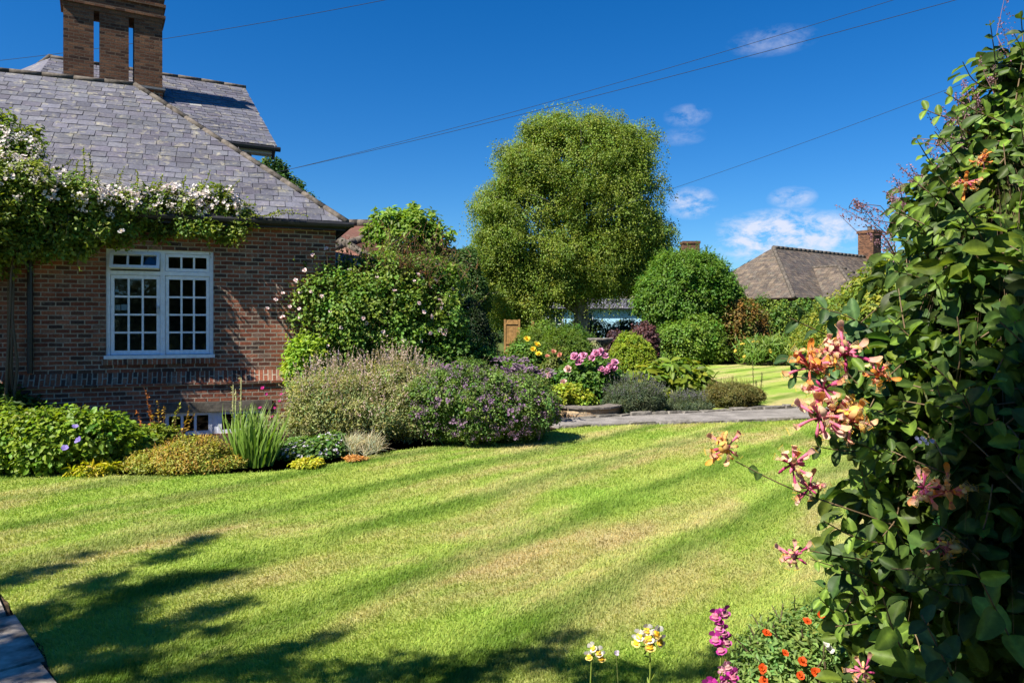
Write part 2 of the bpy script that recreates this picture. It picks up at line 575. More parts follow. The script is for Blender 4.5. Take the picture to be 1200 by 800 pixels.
def path_material():
    t = NT('worn_path')
    p = t.node('NewGeometry').outputs['Position']
    n = t.noise(p, 60, 5, .7); n2 = t.noise(p, 3, 4, .6)
    c = t.mix(t.ramp(n2, [(.35, 0.0), (.65, 1.0)]), (.17, .158, .148), (.29, .27, .255))
    c = t.mix(1.0, c, t.ramp(n, [(.3, .65), (.7, 1.25)]), 'MULTIPLY')
    return t.finish(c, .95, .1, t.bump(n, .015))


M_PATH = path_material()


# ------------------------------------------------------------------ ground, lawn, beds, path
def sheet(name, poly, z, mat, kind=True, thick=0.0):
    import bmesh
    bm = bmesh.new()
    vs = [bm.verts.new((p[0], p[1], z)) for p in poly]
    f = bm.faces.new(vs)
    if f.normal.z < 0 or sum(a[0] * b[1] - b[0] * a[1] for a, b in zip(poly, list(poly[1:]) + [poly[0]])) < 0:
        f.normal_flip()
    if thick:
        r = bmesh.ops.extrude_face_region(bm, geom=[f])
        for v in [g for g in r['geom'] if isinstance(g, bmesh.types.BMVert)]: v.co.z = z - thick
        bmesh.ops.recalc_face_normals(bm, faces=bm.faces)
    bmesh.ops.triangulate(bm, faces=[f for f in bm.faces if len(f.verts) > 4])
    me = bpy.data.meshes.new(name); bm.to_mesh(me); bm.free()
    me.materials.append(mat)
    return structure(name, me)


sheet('ground', [(-900, -300), (900, -300), (900, 1500), (-900, 1500)], 0.0, M_FIELD)
sheet('flower_bed', [(-16, 1.2), (10, 1.2), (14, 31), (-12, 31)], .005, M_SOIL)
bed_edge = smooth_line([(-9, 7.15), G(0, 556), G(80, 558), G(150, 559), G(220, 558), G(280, 556), G(330, 553), G(375, 547), G(415, 540), G(450, 531), G(500, 525), G(560, 519), G(610, 511), G(645, 506), G(662, 502)])
path_front = smooth_line([G(655, 502.5), G(700, 499.5), G(782, 497.5), G(889, 494.5), G(940, 492.5), G(1010, 489), (9.5, 13.2)])
path_back = smooth_line([G(628, 497), G(680, 493), G(715, 490.5), G(829, 485), G(924, 480.5), G(1000, 477.5), (9.5, 15.6)])
LAWN = [(-1.1, 2.5), (-2.02, 3.22), (-3.12, 4.39), (-5.2, 6.6), (-9, 6.9)] + [tuple(p) for p in bed_edge] + [tuple(p) for p in path_front] + [(9.5, 3.08), (-.6, 3.08)]
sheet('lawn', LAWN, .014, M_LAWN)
BACK = smooth_line([(1.9, 12.9), (3.0, 14.6), G(884, 472), G(860, 455), G(826, 441), G(800, 429), G(794, 427.3), G(862, 426.8), G(960, 428), (15, 27), (15, 19), (9.5, 15.7), (4.6, 13.8), (3.4, 13.3)], 1)
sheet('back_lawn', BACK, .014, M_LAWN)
sheet('path', [tuple(p) for p in path_front] + [tuple(p) for p in path_back[::-1]], .045, M_PATH, thick=.044)
sheet('paving', [(-1.06, 2.46), (-1.4, 2.70), (-1.72, 2.99), (-2.03, 3.2), (-2.3, 3.56), (-2.62, 3.80), (-2.86, 4.12), (-3.13, 4.35), (-4.1, 5.45), (-5.2, 6.5), (-9, 6.8), (-9, 0), (-1.06, 0)], .022, M_SOIL, thick=.020)

# edging stones along both sides of the path
b = Batch(); rng = rng_of('kerb')
for line, h0, w0, off in ((path_front, .052, .10, .04), (path_back, .085, .14, .05)):
    pts = np.array(line); seg = np.linalg.norm(np.diff(pts, axis=0), axis=1); cum = np.concatenate([[0], np.cumsum(seg)])
    s = 0.05
    while s < cum[-1] - .4:
        ln = rng.uniform(.22, .5) if w0 > .12 else rng.uniform(.4, .7)
        a = np.array([np.interp(s, cum, pts[:, k]) for k in (0, 1)]); c = np.array([np.interp(s + ln - .02, cum, pts[:, k]) for k in (0, 1)])
        t = unit(c - a); n = np.array([-t[1], t[0]]); h = h0 * rng.uniform(.75, 1.25); w = w0 * rng.uniform(.8, 1.2)
        q = [a + n * w * .5, a - n * w * .5, c - n * w * .5, c + n * w * .5]
        j = lambda: rng.normal(0, .009, 2)
        V = [(*(p + j()), .006) for p in q] + [(*((p - (a + c) / 2) * .9 + (a + c) / 2 + j()), h + rng.normal(0, .008)) for p in q]
        b.add(V, np.array([(4, 5, 6, 7), (0, 1, 5, 4), (1, 2, 6, 5), (2, 3, 7, 6), (3, 0, 4, 7)]), np.array([1, 1, 1.]))
        s += ln
structure('path_edging_stones', b.mesh('path_edging_stones', M_STONE))

# individual flagstones on the corner, with open joints, worn corners and uneven height
b = Batch(); rng = rng_of('flags')
e0 = np.array([-2.03, 3.22]); ax = unit(np.array([-1.1, 1.16])); ay = np.array([-ax[1], ax[0]])
for i in range(7):
    x = -2.2 + (i % 2) * .25
    while x < 5.5:
        w = rng.uniform(.45, .75); y0 = i * .46
        q = [(x, y0), (x + w - .022, y0), (x + w - .022, y0 + .438), (x, y0 + .438)]
        q = [np.array(p) + rng.normal(0, .012, 2) for p in q]
        z = [.042 + rng.normal(0, .003)] * 4
        W = [e0 + ax * p[0] + ay * p[1] for p in q]
        cc = np.mean(W, axis=0)
        b.add([(*p, .012) for p in W] + [(*(p + (cc - p) * .03), zz) for p, zz in zip(W, z)], np.array([(4, 5, 6, 7), (0, 1, 5, 4), (1, 2, 6, 5), (2, 3, 7, 6), (3, 0, 4, 7)]), np.array([1, 1, 1.]))
        x += w
structure('paving_flagstones', b.mesh('paving_flagstones', M_PAVE))

# ------------------------------------------------------------------ brick house
HX = np.array([.934, .357]); HY = np.array([-.357, .934]); HC = np.array([-2.70, 11.10]); HRZ = math.atan2(.357, .934)


def HW(x, y, z):
    p = HC + HX * x + HY * y
    return np.array([p[0], p[1], z])


house = thing('brick_house', 'old brick house with slate roof, tall chimney and rose along its eaves', 'house', (HC[0], HC[1], 0), HRZ)
EAVE_Z, OV, XL, DEP = 3.12, .15, -12.5, 6.2


def wall_front(B, x0, x1, z0, z1, y, holes, reveal, mat_col=(1, 1, 1)):
    xs = sorted({x0, x1, *[h[0] for h in holes], *[h[1] for h in holes]}); zs = sorted({z0, z1, *[h[2] for h in holes], *[h[3] for h in holes]})
    for xa, xb in zip(xs[:-1], xs[1:]):
        for za, zb in zip(zs[:-1], zs[1:]):
            if any(xa >= h[0] - 1e-6 and xb <= h[1] + 1e-6 and za >= h[2] - 1e-6 and zb <= h[3] + 1e-6 for h in holes): continue
            B.quad((xa, y, za), (xb, y, za), (xb, y, zb), (xa, y, zb))
    for hx0, hx1, hz0, hz1 in holes:
        B.quad((hx0, y, hz0), (hx0, y, hz1), (hx0, y + reveal, hz1), (hx0, y + reveal, hz0))
        B.quad((hx1, y, hz1), (hx1, y, hz0), (hx1, y + reveal, hz0), (hx1, y + reveal, hz1))
        B.quad((hx0, y, hz1), (hx1, y, hz1), (hx1, y + reveal, hz1), (hx0, y + reveal, hz1))
        B.quad((hx0, y, hz0), (hx0, y + reveal, hz0), (hx1, y + reveal, hz0), (hx1, y, hz0))


WX0, WX1, WZ0, WZ1 = -3.10, -1.73, 1.125, 2.65          # main window opening
BX0, BX1, BZ0, BZ1 = -2.36, -1.05, .03, .355             # basement window opening
ZP = .93                                                # top of the sloping plinth course
b = Batch()
wall_front(b, XL, 0, ZP, EAVE_Z, 0, [(WX0, WX1, WZ0, WZ1)], .28)
b.quad((0, 0, ZP), (0, DEP, ZP), (0, DEP, EAVE_Z), (0, 0, EAVE_Z))
b.quad((0, DEP, 0), (XL, DEP, 0), (XL, DEP, EAVE_Z), (0, DEP, EAVE_Z))
b.quad((XL, DEP, 0), (XL, 0, 0), (XL, 0, EAVE_Z), (XL, DEP, EAVE_Z))
link('wall', b.mesh('wall', M_BRICK, uv=True), house)
b = Batch()
wall_front(b, XL, .09, -.3, .74, -.09, [(BX0, BX1, BZ0, BZ1)], .2)
b.quad((.09, -.09, -.3), (.09, DEP, -.3), (.09, DEP, .74), (.09, -.09, .74))
link('plinth_wall', b.mesh('plinth_wall', M_BRICK, uv=True), house)
b = Batch()
b.quad((XL, -.088, .775), (.088, -.088, .775), (.0, 0, ZP), (XL, 0, ZP))
b.quad((.088, -.088, .775), (.088, DEP, .775), (0, DEP, ZP), (0, 0, ZP))
link('sloping_plinth_course', b.mesh('sloping_plinth_course', M_BRICK_EDGE, uv=True), house)
b = Batch()
b.box(XL, .115, -.115, .05, .74, .775)
b.box(.06, .115, .05, DEP, .74, .775)
link('string_course', b.mesh('string_course', M_BRICK, uv=True), house)
b = Batch()
b.box(BX0 - .12, BX1 + .12, -.112, -.05, BZ1, BZ1 + .14)
link('lintel', b.mesh('lintel', M_LINTEL), house)
# a flat brick arch above and a brick sill below the main window
b = Batch()
b.box(WX0 - .05, WX1 + .05, -.035, .1, WZ0 - .085, WZ0 - .003)
link('brick_sill', b.mesh('brick_sill', M_BRICK_EDGE, uv=True), house)
# dim room seen through the panes
b = Batch()
for (x0, x1, z0, z1, y0, y1) in ((WX0 - .6, WX1 + .6, .3, 2.95, .3, 3.2), (BX0 - .2, BX1 + .2, -.25, .5, .16, 1.4)):
    b.box(x0, x1, y0, y1, z0, z1, skip='f')
link('inner_room', b.mesh('inner_room', M_ROOM), house)


def cross_bars(B, x0, x1, z0, z1, y0, y1, nx, nz, stile, bar, rail=None, bottom=None):
    """a sash: stiles, rails and glazing bars; returns the clear panes"""
    rail = rail or stile; bottom = bottom or rail
    B.box(x0, x0 + stile, y0, y1, z0, z1); B.box(x1 - stile, x1, y0, y1, z0, z1)
    B.box(x0 + stile, x1 - stile, y0, y1, z0, z0 + bottom); B.box(x0 + stile, x1 - stile, y0, y1, z1 - rail, z1)
    a0, a1, c0, c1 = x0 + stile, x1 - stile, z0 + bottom, z1 - rail
    for i in range(1, nx):
        x = a0 + (a1 - a0) * i / nx; B.box(x - bar / 2, x + bar / 2, y0 + .006, y1 - .006, c0, c1)
    for k in range(1, nz):
        z = c0 + (c1 - c0) * k / nz
        for i in range(nx):
            xa = a0 + (a1 - a0) * i / nx + (bar / 2 if i else 0); xb = a0 + (a1 - a0) * (i + 1) / nx - (bar / 2 if i < nx - 1 else 0)
            B.box(xa, xb, y0 + .008, y1 - .008, z - bar / 2, z + bar / 2)
    return a0, a1, c0, c1


fy = .03
b = Batch()
ff = .048
b.box(WX0, WX0 + ff, fy, fy + .12, WZ0, WZ1); b.box(WX1 - ff, WX1, fy, fy + .12, WZ0, WZ1)
b.box(WX0 + ff, WX1 - ff, fy, fy + .12, WZ1 - ff, WZ1)
b.box(WX0 - .02, WX1 + .02, fy - .075, fy + .12, WZ0 - .002, WZ0 + .045)
xm = (WX0 + WX1) / 2 + .02
b.box(xm - .03, xm + .03, fy - .004, fy + .12, WZ0 + .045, WZ1 - ff)
zt = WZ1 - .33
b.box(WX0 + ff, xm - .03, fy - .002, fy + .12, zt - .028, zt + .028)
b.box(xm + .03, WX1 - ff, fy - .002, fy + .12, zt - .028, zt + .028)
win = link('window', b.mesh('window', M_WHITE), house)
win['label'] = 'large white casement window with many small panes'
for (x0, x1) in ((WX0 + ff + .004, xm - .034), (xm + .034, WX1 - ff - .004)):
    b = Batch()
    r = cross_bars(b, x0, x1, WZ0 + .05, zt - .032, fy + .015, fy + .06, 3, 4, .045, .026, .05, .06)
    link('sash', b.mesh('sash', M_WHITE), win)
    b = Batch(); b.quad((r[0], fy + .04, r[2]), (r[1], fy + .04, r[2]), (r[1], fy + .04, r[3]), (r[0], fy + .04, r[3]))
    link('pane', b.mesh('pane', M_GLASS), win)
for i, (x0, x1) in enumerate(((WX0 + ff + .004, xm - .034), (xm + .034, WX1 - ff - .004))):
    b = Batch()
    H = WZ1 - ff - .004 - (zt + .032)
    r = cross_bars(b, x0, x1, -H, 0, -.025, .02, 3, 1, .04, .026, .04, .045)
    s = link('sash', b.mesh('sash', M_WHITE), win, (0, fy + .035 - (.03 if i == 0 else 0), WZ1 - ff - .004), (R(-24) if i == 0 else 0, 0, 0))
    if i == 0: s['label'] = 'top light held open at its foot'
    b = Batch(); b.quad((r[0], 0, r[2]), (r[1], 0, r[2]), (r[1], 0, r[3]), (r[0], 0, r[3]))
    link('pane', b.mesh('pane', M_GLASS), win, s.location, s.rotation_euler)
b = Batch(); b.tube([(xm - .06, fy - .02, 1.83), (xm - .06, fy - .022, 1.74)], .008, (1, 1, 1)); b.box(xm - .075, xm - .045, fy - .02, fy + .015, 1.82, 1.86)
link('handle', b.mesh('handle', M_FASCIA), win)
b = Batch(); b.box(WX0 + .10, WX0 + .165, fy + .07, fy + .073, 1.80, 1.87); b.box(WX0 + .175, WX0 + .255, fy + .07, fy + .073, 1.80, 1.88)
link('window_card', b.mesh('window_card', M_CARD), win)
b = Batch()
r0 = cross_bars(b, BX0, (BX0 + BX1) / 2 - .04, BZ0, BZ1, -.06, -.01, 3, 1, .05, .035, .05, .05)
r1 = cross_bars(b, (BX0 + BX1) / 2 + .04, BX1, BZ0, BZ1, -.06, -.01, 3, 1, .05, .035, .05, .05)
b.box((BX0 + BX1) / 2 - .04, (BX0 + BX1) / 2 + .04, -.05, .0, BZ0, BZ1)
bw = link('basement_window', b.mesh('basement_window', M_WHITE), house)
b = Batch()
for r in (r0, r1): b.quad((r[0], -.03, r[2]), (r[1], -.03, r[2]), (r[1], -.03, r[3]), (r[0], -.03, r[3]))
link('pane', b.mesh('pane', M_GLASS), bw)
# rainwater pipe at the far left of the wall
b = Batch(); b.tube([(-3.98, -.05, .95), (-3.98, -.05, 3.0)], .035, (1, 1, 1), 8)
link('rainwater_pipe', b.mesh('rainwater_pipe', M_DARKPAINT), house)


# ---- slates laid one by one on a slope
def slates(B, o, ex, ey, x0f, x1f, length, gauge, wid, rng, cols, th=.006, gap=.008):
    o = np.asarray(o, float); ex = unit(np.asarray(ex, float)); ey = unit(np.asarray(ey, float)); nz_ = np.cross(ex, ey)
    n = int(length / gauge)
    for i in range(n):
        v0, v1 = i * gauge, min((i + 1) * gauge + .03, length)
        xa, xb = x0f(v0), x1f(v0); xa1, xb1 = x0f(v1), x1f(v1)
        x = min(xa, xa1) - rng.uniform(0, wid)
        while x < max(xb, xb1):
            w = wid * rng.uniform(.85, 1.15)
            p = [max(x + gap / 2, xa), min(x + w - gap / 2, xb), min(x + w - gap / 2, xb1), max(x + gap / 2, xa1)]
            x += w
            if p[1] - p[0] < .01 and p[2] - p[3] < .01: continue
            p[1] = max(p[1], p[0]); p[2] = max(p[2], p[3])
            lift = rng.uniform(.007, .014); tilt = rng.normal(0, .003); dv = rng.normal(0, .006)
            c = cols[rng.integers(len(cols))] * rng.uniform(.66, 1.08)
            q = [o + ex * p[0] + ey * (v0 + dv) + nz_ * (lift + tilt), o + ex * p[1] + ey * (v0 + dv) + nz_ * (lift - tilt),
                 o + ex * p[2] + ey * v1 + nz_ * .004, o + ex * p[3] + ey * v1 + nz_ * .004]
            q += [q[0] - nz_ * th, q[1] - nz_ * th]
            B.add(q, np.array([(0, 1, 2, 3), (4, 5, 1, 0), (4, 0, 3, 3)])[:2], np.clip(c, 0, 1))


SL = [np.array(c) for c in ((.155, .155, .185), (.125, .125, .155), (.175, .17, .195), (.145, .135, .16), (.19, .19, .205), (.15, .155, .165), (.135, .12, .15), (.165, .16, .175))] * 5
SL = [c * .55 + np.array((.125, .122, .142)) * .45 for c in SL]; SL = [c * np.array((.86, .87, .92)) for c in SL] * 3 + [np.array((.30, .29, .28))]
rise = 2.71; half = DEP / 2 + OV
RZ = EAVE_Z + .02 + rise
PIT = math.atan2(rise, half)
SLEN = math.hypot(rise, half)
b = Batch(); rng = rng_of('slates')
eR = OV + .02
slates(b, (0, -OV, EAVE_Z + .03), (1, 0, 0), (0, math.cos(PIT), math.sin(PIT)), lambda v: XL, lambda v: eR - v * math.cos(PIT), SLEN, .165, .235, rng, SL)
slates(b, (OV, 0, EAVE_Z + .03), (0, 1, 0), (-math.cos(PIT), 0, math.sin(PIT)), lambda v: -OV + v * math.cos(PIT), lambda v: DEP + OV - v * math.cos(PIT), SLEN, .20, .30, rng, SL)
b.quad((OV, DEP + OV, EAVE_Z + .03), (XL, DEP + OV, EAVE_Z + .03), (XL, DEP / 2, RZ), (OV - half, DEP / 2, RZ), SL[1])
d = .02
b.quad((XL, -OV, EAVE_Z + .03 - d), (OV, -OV, EAVE_Z + .03 - d), (OV - half, DEP / 2, RZ - d), (XL, DEP / 2, RZ - d), SL[1] * .7)
b.tri((OV, -OV, EAVE_Z + .03 - d), (OV, DEP + OV, EAVE_Z + .03 - d), (OV - half, DEP / 2, RZ - d), SL[1] * .7)
roof = link('roof', b.mesh('roof', M_SLATE), house)
b = Batch()
b.box(XL, OV - .02, -OV + .03, -.002, EAVE_Z - .06, EAVE_Z); b.box(.002, OV - .02, -.0, DEP + OV, EAVE_Z - .06, EAVE_Z)
b.box(XL, OV - .02, -OV + .02, -OV + .028, EAVE_Z - .1, EAVE_Z + .005)
link('eaves_board', b.mesh('eaves_board', M_DARKPAINT), house)
b = Batch()
b.tube([(XL, -OV - .03, EAVE_Z - .02), (OV + .03, -OV - .03, EAVE_Z - .02), (OV + .10, -OV - .03, EAVE_Z - .015)], [.05, .05, .035], (1, 1, 1), 8)
b.tube([(OV + .03, -OV - .03, EAVE_Z - .02), (OV + .03, DEP, EAVE_Z - .02)], .05, (1, 1, 1), 8)
link('gutter', b.mesh('gutter', M_DARKPAINT), house)


def ridge_run(B, a, c, r=.05, step=.46, rng=rng_of('ridge')):
    a = np.asarray(a, float); c = np.asarray(c, float); L = np.linalg.norm(c - a); n = max(1, int(L / step))
    for i in range(n):
        p = a + (c - a) * i / n; q = a + (c - a) * (i + 1.0) / n
        j = np.array([0, 0, rng.normal(0, .003)])
        B.tube([p + j, q + j], r * rng.uniform(.97, 1.03), (1, 1, 1), 8)


b = Batch()
ridge_run(b, (OV, -OV, EAVE_Z + .03), (OV - half, DEP / 2, RZ + .005))
ridge_run(b, (OV - half, DEP / 2, RZ + .005), (XL, DEP / 2, RZ + .005))
ridge_run(b, (OV, DEP + OV, EAVE_Z + .03), (OV - half, DEP / 2, RZ + .005))
link('ridge_tiles', b.mesh('ridge_tiles', M_RIDGE, smooth=True), roof)

# ---- rear wing, turned towards the right, with a steeper roof


def to_house(p):
    p = np.asarray(p, float); q = p[:2] - HC
    return (float(q @ HX), float(q @ HY), float(p[2]))


RW = np.array([-6.26, 17.0]); RA = R(30)
RIDGE_Z, REAVE_Z, RHALF = 7.14, 5.03, 3.45
rear_rot = (0, 0, RA - HRZ); rear_loc = to_house((RW[0], RW[1], 0))
rp = math.atan2(RIDGE_Z - REAVE_Z, RHALF); rl = math.hypot(RIDGE_Z - REAVE_Z, RHALF)
RXL = -3.85
b = Batch(); rng = rng_of('rear')
slates(b, (0, -RHALF, REAVE_Z), (1, 0, 0), (0, math.cos(rp), math.sin(rp)), lambda v: RXL - (1 - v / rl) * .4, lambda v: 0.0, rl, .18, .26, rng, SL)
b.quad((0, RHALF, REAVE_Z), (RXL - .4, RHALF, REAVE_Z), (RXL, 0, RIDGE_Z), (0, 0, RIDGE_Z), SL[0])
b.quad((RXL - .4, -RHALF, REAVE_Z - .02), (0, -RHALF, REAVE_Z - .02), (0, 0, RIDGE_Z - .02), (RXL, 0, RIDGE_Z - .02), SL[1] * .7)
# return wing whose ridge runs back to the left
b.quad((RXL, 0, RIDGE_Z), (RXL - .4, -RHALF, REAVE_Z), (RXL - 4.7, 3, REAVE_Z), (RXL - 1.7, 5, RIDGE_Z - .05), SL[3])
rear = link('rear_roof', b.mesh('rear_roof', M_SLATE), house, rear_loc, rear_rot)
b = Batch()
b.box(RXL - .3, -.42, -RHALF + .3, RHALF - .3, 1.5, REAVE_Z - .12)
b.tri((-.42, -RHALF + .3, REAVE_Z - .12), (-.42, RHALF - .3, REAVE_Z - .12), (-.42, 0, RIDGE_Z - .25))
link('rear_wall', b.mesh('rear_wall', M_BRICK, uv=True), house, rear_loc, rear_rot)
b = Batch()
b.box(RXL - .3, -.06, -RHALF + .05, -RHALF + .09, REAVE_Z - .15, REAVE_Z - .02); b.box(RXL - .3, -.06, -RHALF + .09, -RHALF + .3, REAVE_Z - .15, REAVE_Z - .13)
link('fascia', b.mesh('fascia', M_FASCIA), house, rear_loc, rear_rot)
b = Batch(); b.tube([(RXL - .3, -RHALF - .03, REAVE_Z - .06), (.05, -RHALF - .03, REAVE_Z - .06)], .05, (1, 1, 1), 8)
b.tube([(-.06, -RHALF + .0, REAVE_Z - .08), (-.06, -RHALF + .12, REAVE_Z - .22)], .03, (1, 1, 1), 6)
link('gutter', b.mesh('gutter', M_DARKPAINT), house, rear_loc, rear_rot)
b = Batch()
ridge_run(b, (0.02, 0, RIDGE_Z + .01), (RXL, 0, RIDGE_Z + .01), .05); ridge_run(b, (RXL, 0, RIDGE_Z + .01), (RXL - 1.7, 5, RIDGE_Z - .04), .07)
link('ridge_tiles', b.mesh('ridge_tiles', M_RIDGE, smooth=True), rear)
b = Batch()
b.box(-.03, .0, 0, .01, 0, 1)
b = Batch()
for s_ in (-1, 1):
    b.add([(-.05, s_ * RHALF, REAVE_Z - .1), (-.02, s_ * RHALF, REAVE_Z - .1), (-.02, 0, RIDGE_Z - .09), (-.05, 0, RIDGE_Z - .09),
           (-.05, s_ * RHALF, REAVE_Z - .01), (-.02, s_ * RHALF, REAVE_Z - .01), (-.02, 0, RIDGE_Z - .01), (-.05, 0, RIDGE_Z - .01)],
          np.array([(0, 1, 2, 3), (4, 5, 6, 7), (0, 1, 5, 4), (1, 2, 6, 5), (3, 2, 6, 7), (0, 3, 7, 4)]), np.array([1, 1, 1.]))
link('bargeboard', b.mesh('bargeboard', M_FASCIA), rear)

# ---- chimney: three shafts under one corbelled cap, parallel to the front of the house
CY = 13.68
cl = P(74, 100, CY)
ch_loc = to_house((cl[0], cl[1], 0)); ch_rot = (0, 0, R(30) - HRZ)
b = Batch(); x = 0.0
shafts = []
s_ = 1.0 / (HX[0] - HX[1] * ((187 - 600) / F) ) # metres along the wall per metre across at this depth
CW = 1.69
for i in range(3):
    x0 = i * (CW - .50) / 2; shafts.append((x0, x0 + .50))
zb = 6.30
for i, (x0, x1) in enumerate(shafts):
    b.box(x0, x1, 0, .56, 4.0 if i < 2 else zb, 7.62 )
chim = link('chimney', b.mesh('chimney', M_BRICK_STACK, uv=True), house, ch_loc, ch_rot)
b = Batch()
b.box(-.015, CW + .015, -.015, .575, 7.62, 7.70); b.box(-.055, CW + .055, -.055, .615, 7.70, 7.76)
b.box(-.02, CW + .02, -.02, .58, 7.76, 7.92); b.box(-.06, CW + .06, -.06, .62, 7.92, 7.98); b.box(-.025, CW + .025, -.025, .585, 7.98, 8.22); b.box(-.07, CW + .07, -.07, .63, 8.22, 8.3)
link('chimney_cap', b.mesh('chimney_cap', M_BRICK_STACK, uv=True), chim)
b = Batch(); b.box(CW - .54, CW + .05, -.08, .62, zb - .035, zb)
link('lead_flashing', b.mesh('lead_flashing', M_LEAD), chim)
b = Batch(); b.box(.1, CW + .01, .03, .6, 3.6, zb - .036)
link('chimney_base', b.mesh('chimney_base', M_BRICK, uv=True), chim)
for x0, x1 in shafts:
    b = Batch(); b.lathe([(.001, 0), (.13, 0), (.14, .06), (.11, .1), (.12, .5), (.15, .55), (.12, .56), (.10, .3)], ((x0 + x1) / 2, .28, 8.3), (1, 1, 1), 14)
    link('chimney_pot', b.mesh('chimney_pot', M_RIDGE, smooth=True), chim)


# ------------------------------------------------------------------ other buildings
def hip_building(name, label, x0, x1, y0, y1, zw, zr, wallm, tiles, rz=0, ov=.4, gauge=.3, wid=.35, hipL=True, hipR=True):
    t = thing(name, label, 'house', (x0, y0, 0), rz)
    W, D = x1 - x0, y1 - y0
    b = Batch(); b.box(0, W, 0, D, 0, zw, skip='tb'); link('wall', b.mesh('wall', wallm, uv=True), t)
    h = D / 2 + ov; pit = math.atan2(zr - zw, h); sl = math.hypot(zr - zw, h); cp, sp = math.cos(pit), math.sin(pit)
    rng = rng_of(name); b = Batch()
    kL, kR = (1 if hipL else 0), (1 if hipR else 0)
    slates(b, (0, -ov, zw), (1, 0, 0), (0, cp, sp), lambda v: -ov + v * cp * kL, lambda v: W + ov - v * cp * kR, sl, gauge, wid, rng, tiles, .02)
    slates(b, (0, D + ov, zw), (-1, 0, 0), (0, -cp, sp), lambda v: -W - ov + v * cp * kR, lambda v: ov - v * cp * kL, sl, gauge * 2, wid * 2, rng, tiles, .02)
    if hipL: slates(b, (-ov, 0, zw), (0, -1, 0), (cp, 0, sp), lambda v: -D - ov + v * cp, lambda v: ov - v * cp, sl, gauge, wid, rng, tiles, .02)
    if hipR: slates(b, (W + ov, 0, zw), (0, 1, 0), (-cp, 0, sp), lambda v: -ov + v * cp, lambda v: D + ov - v * cp, sl, gauge, wid, rng, tiles, .02)
    c = tiles[0] * .6
    a0, a1 = (-ov + h * kL, W + ov - h * kR)
    b.quad((-ov, -ov, zw - .03), (W + ov, -ov, zw - .03), (a1, D / 2, zr - .03), (a0, D / 2, zr - .03), c)
    b.quad((W + ov, D + ov, zw - .03), (-ov, D + ov, zw - .03), (a0, D / 2, zr - .03), (a1, D / 2, zr - .03), c)
    b.tri((-ov, D + ov, zw - .03), (-ov, -ov, zw - .03), (a0, D / 2, zr - .03), c); b.tri((W + ov, -ov, zw - .03), (W + ov, D + ov, zw - .03), (a1, D / 2, zr - .03), c)
    rf = link('roof', b.mesh('roof', M_TILE), t)
    b = Batch(); ridge_run(b, (a0, D / 2, zr), (a1, D / 2, zr), .13)
    if hipL: ridge_run(b, (-ov, -ov, zw), (a0, D / 2, zr), .12)
    if hipR: ridge_run(b, (W + ov, -ov, zw), (a1, D / 2, zr), .12)
    link('ridge_tiles', b.mesh('ridge_tiles', M_RIDGE, smooth=True), rf)
    return t, rf


TL = [np.array(c) * .62 for c in ((.20, .155, .12), (.17, .135, .11), (.23, .175, .13), (.19, .16, .13), (.15, .12, .10), (.26, .2, .145))]
# bungalow beyond the hedge on the right, one hipped end towards the garden
bung, brf = hip_building('tiled_bungalow', 'bungalow with brown tiled hip roof and tall brick chimney beyond the hedges', 14.75, 14.75 + 17.5, 38.25, 38.25 + 6.8, 3.0, 6.15, M_BRICK_STACK, TL, rz=R(36), gauge=.22, wid=.24)
b = Batch(); rng = rng_of('crosswing')
cwz, cw0, cw1, chh = 4.95, 2.8, 7.6, 2.4
pit = math.atan2(cwz - 3.0, chh + .4); cp, sp = math.cos(pit), math.sin(pit); sl = math.hypot(cwz - 3.0, chh + .4)
slates(b, (cw0 - .4, 0, 3.0), (0, -1, 0), (cp, 0, sp), lambda v: -2.6, lambda v: 2.4 - v * cp, sl, .22, .24, rng, TL, .02)
slates(b, (cw1 + .4, 0, 3.0), (0, 1, 0), (-cp, 0, sp), lambda v: -2.4 + v * cp, lambda v: 2.6, sl, .22, .24, rng, TL, .02)
slates(b, (0, -2.4, 3.0), (1, 0, 0), (0, cp, sp), lambda v: cw0 - .4 + v * cp, lambda v: cw1 + .4 - v * cp, sl, .22, .24, rng, TL, .02)
link('wing_roof', b.mesh('wing_roof', M_TILE), bung)
b = Batch(); b.box(cw0, cw1, -2.0, 0, 0, 2.98, skip='tbk'); link('wing_wall', b.mesh('wing_wall', M_BRICK_STACK, uv=True), bung)
b = Batch(); mx = (cw0 + cw1) / 2
ridge_run(b, (cw0 - .4, -2.4, 3.0), (mx, .4, cwz), .10); ridge_run(b, (cw1 + .4, -2.4, 3.0), (mx, .4, cwz), .10); ridge_run(b, (mx, .4, cwz), (mx, 2.2, cwz), .10)
link('ridge_tiles', b.mesh('ridge_tiles', M_RIDGE, smooth=True), brf)
b = Batch(); b.box(13.7, 14.75, 2.8, 3.85, 4.6, 7.75); b.box(13.63, 14.82, 2.73, 3.92, 7.75, 7.95)
link('chimney', b.mesh('chimney', M_BRICK_STACK, uv=True), bung)
b = Batch(); b.lathe([(.001, 7.95), (.17, 7.95), (.14, 8.0), (.15, 8.22), (.17, 8.25), (.13, 8.25), (.12, 8.1)], (14.2, 3.3, 0), (1, 1, 1), 12); link('chimney_pot', b.mesh('chimney_pot', M_RIDGE), bung)
b = Batch(); b.box(13.65, 14.8, 2.2, 2.8, 5.05, 5.2); link('lead_flashing', b.mesh('lead_flashing', M_LEAD), bung)
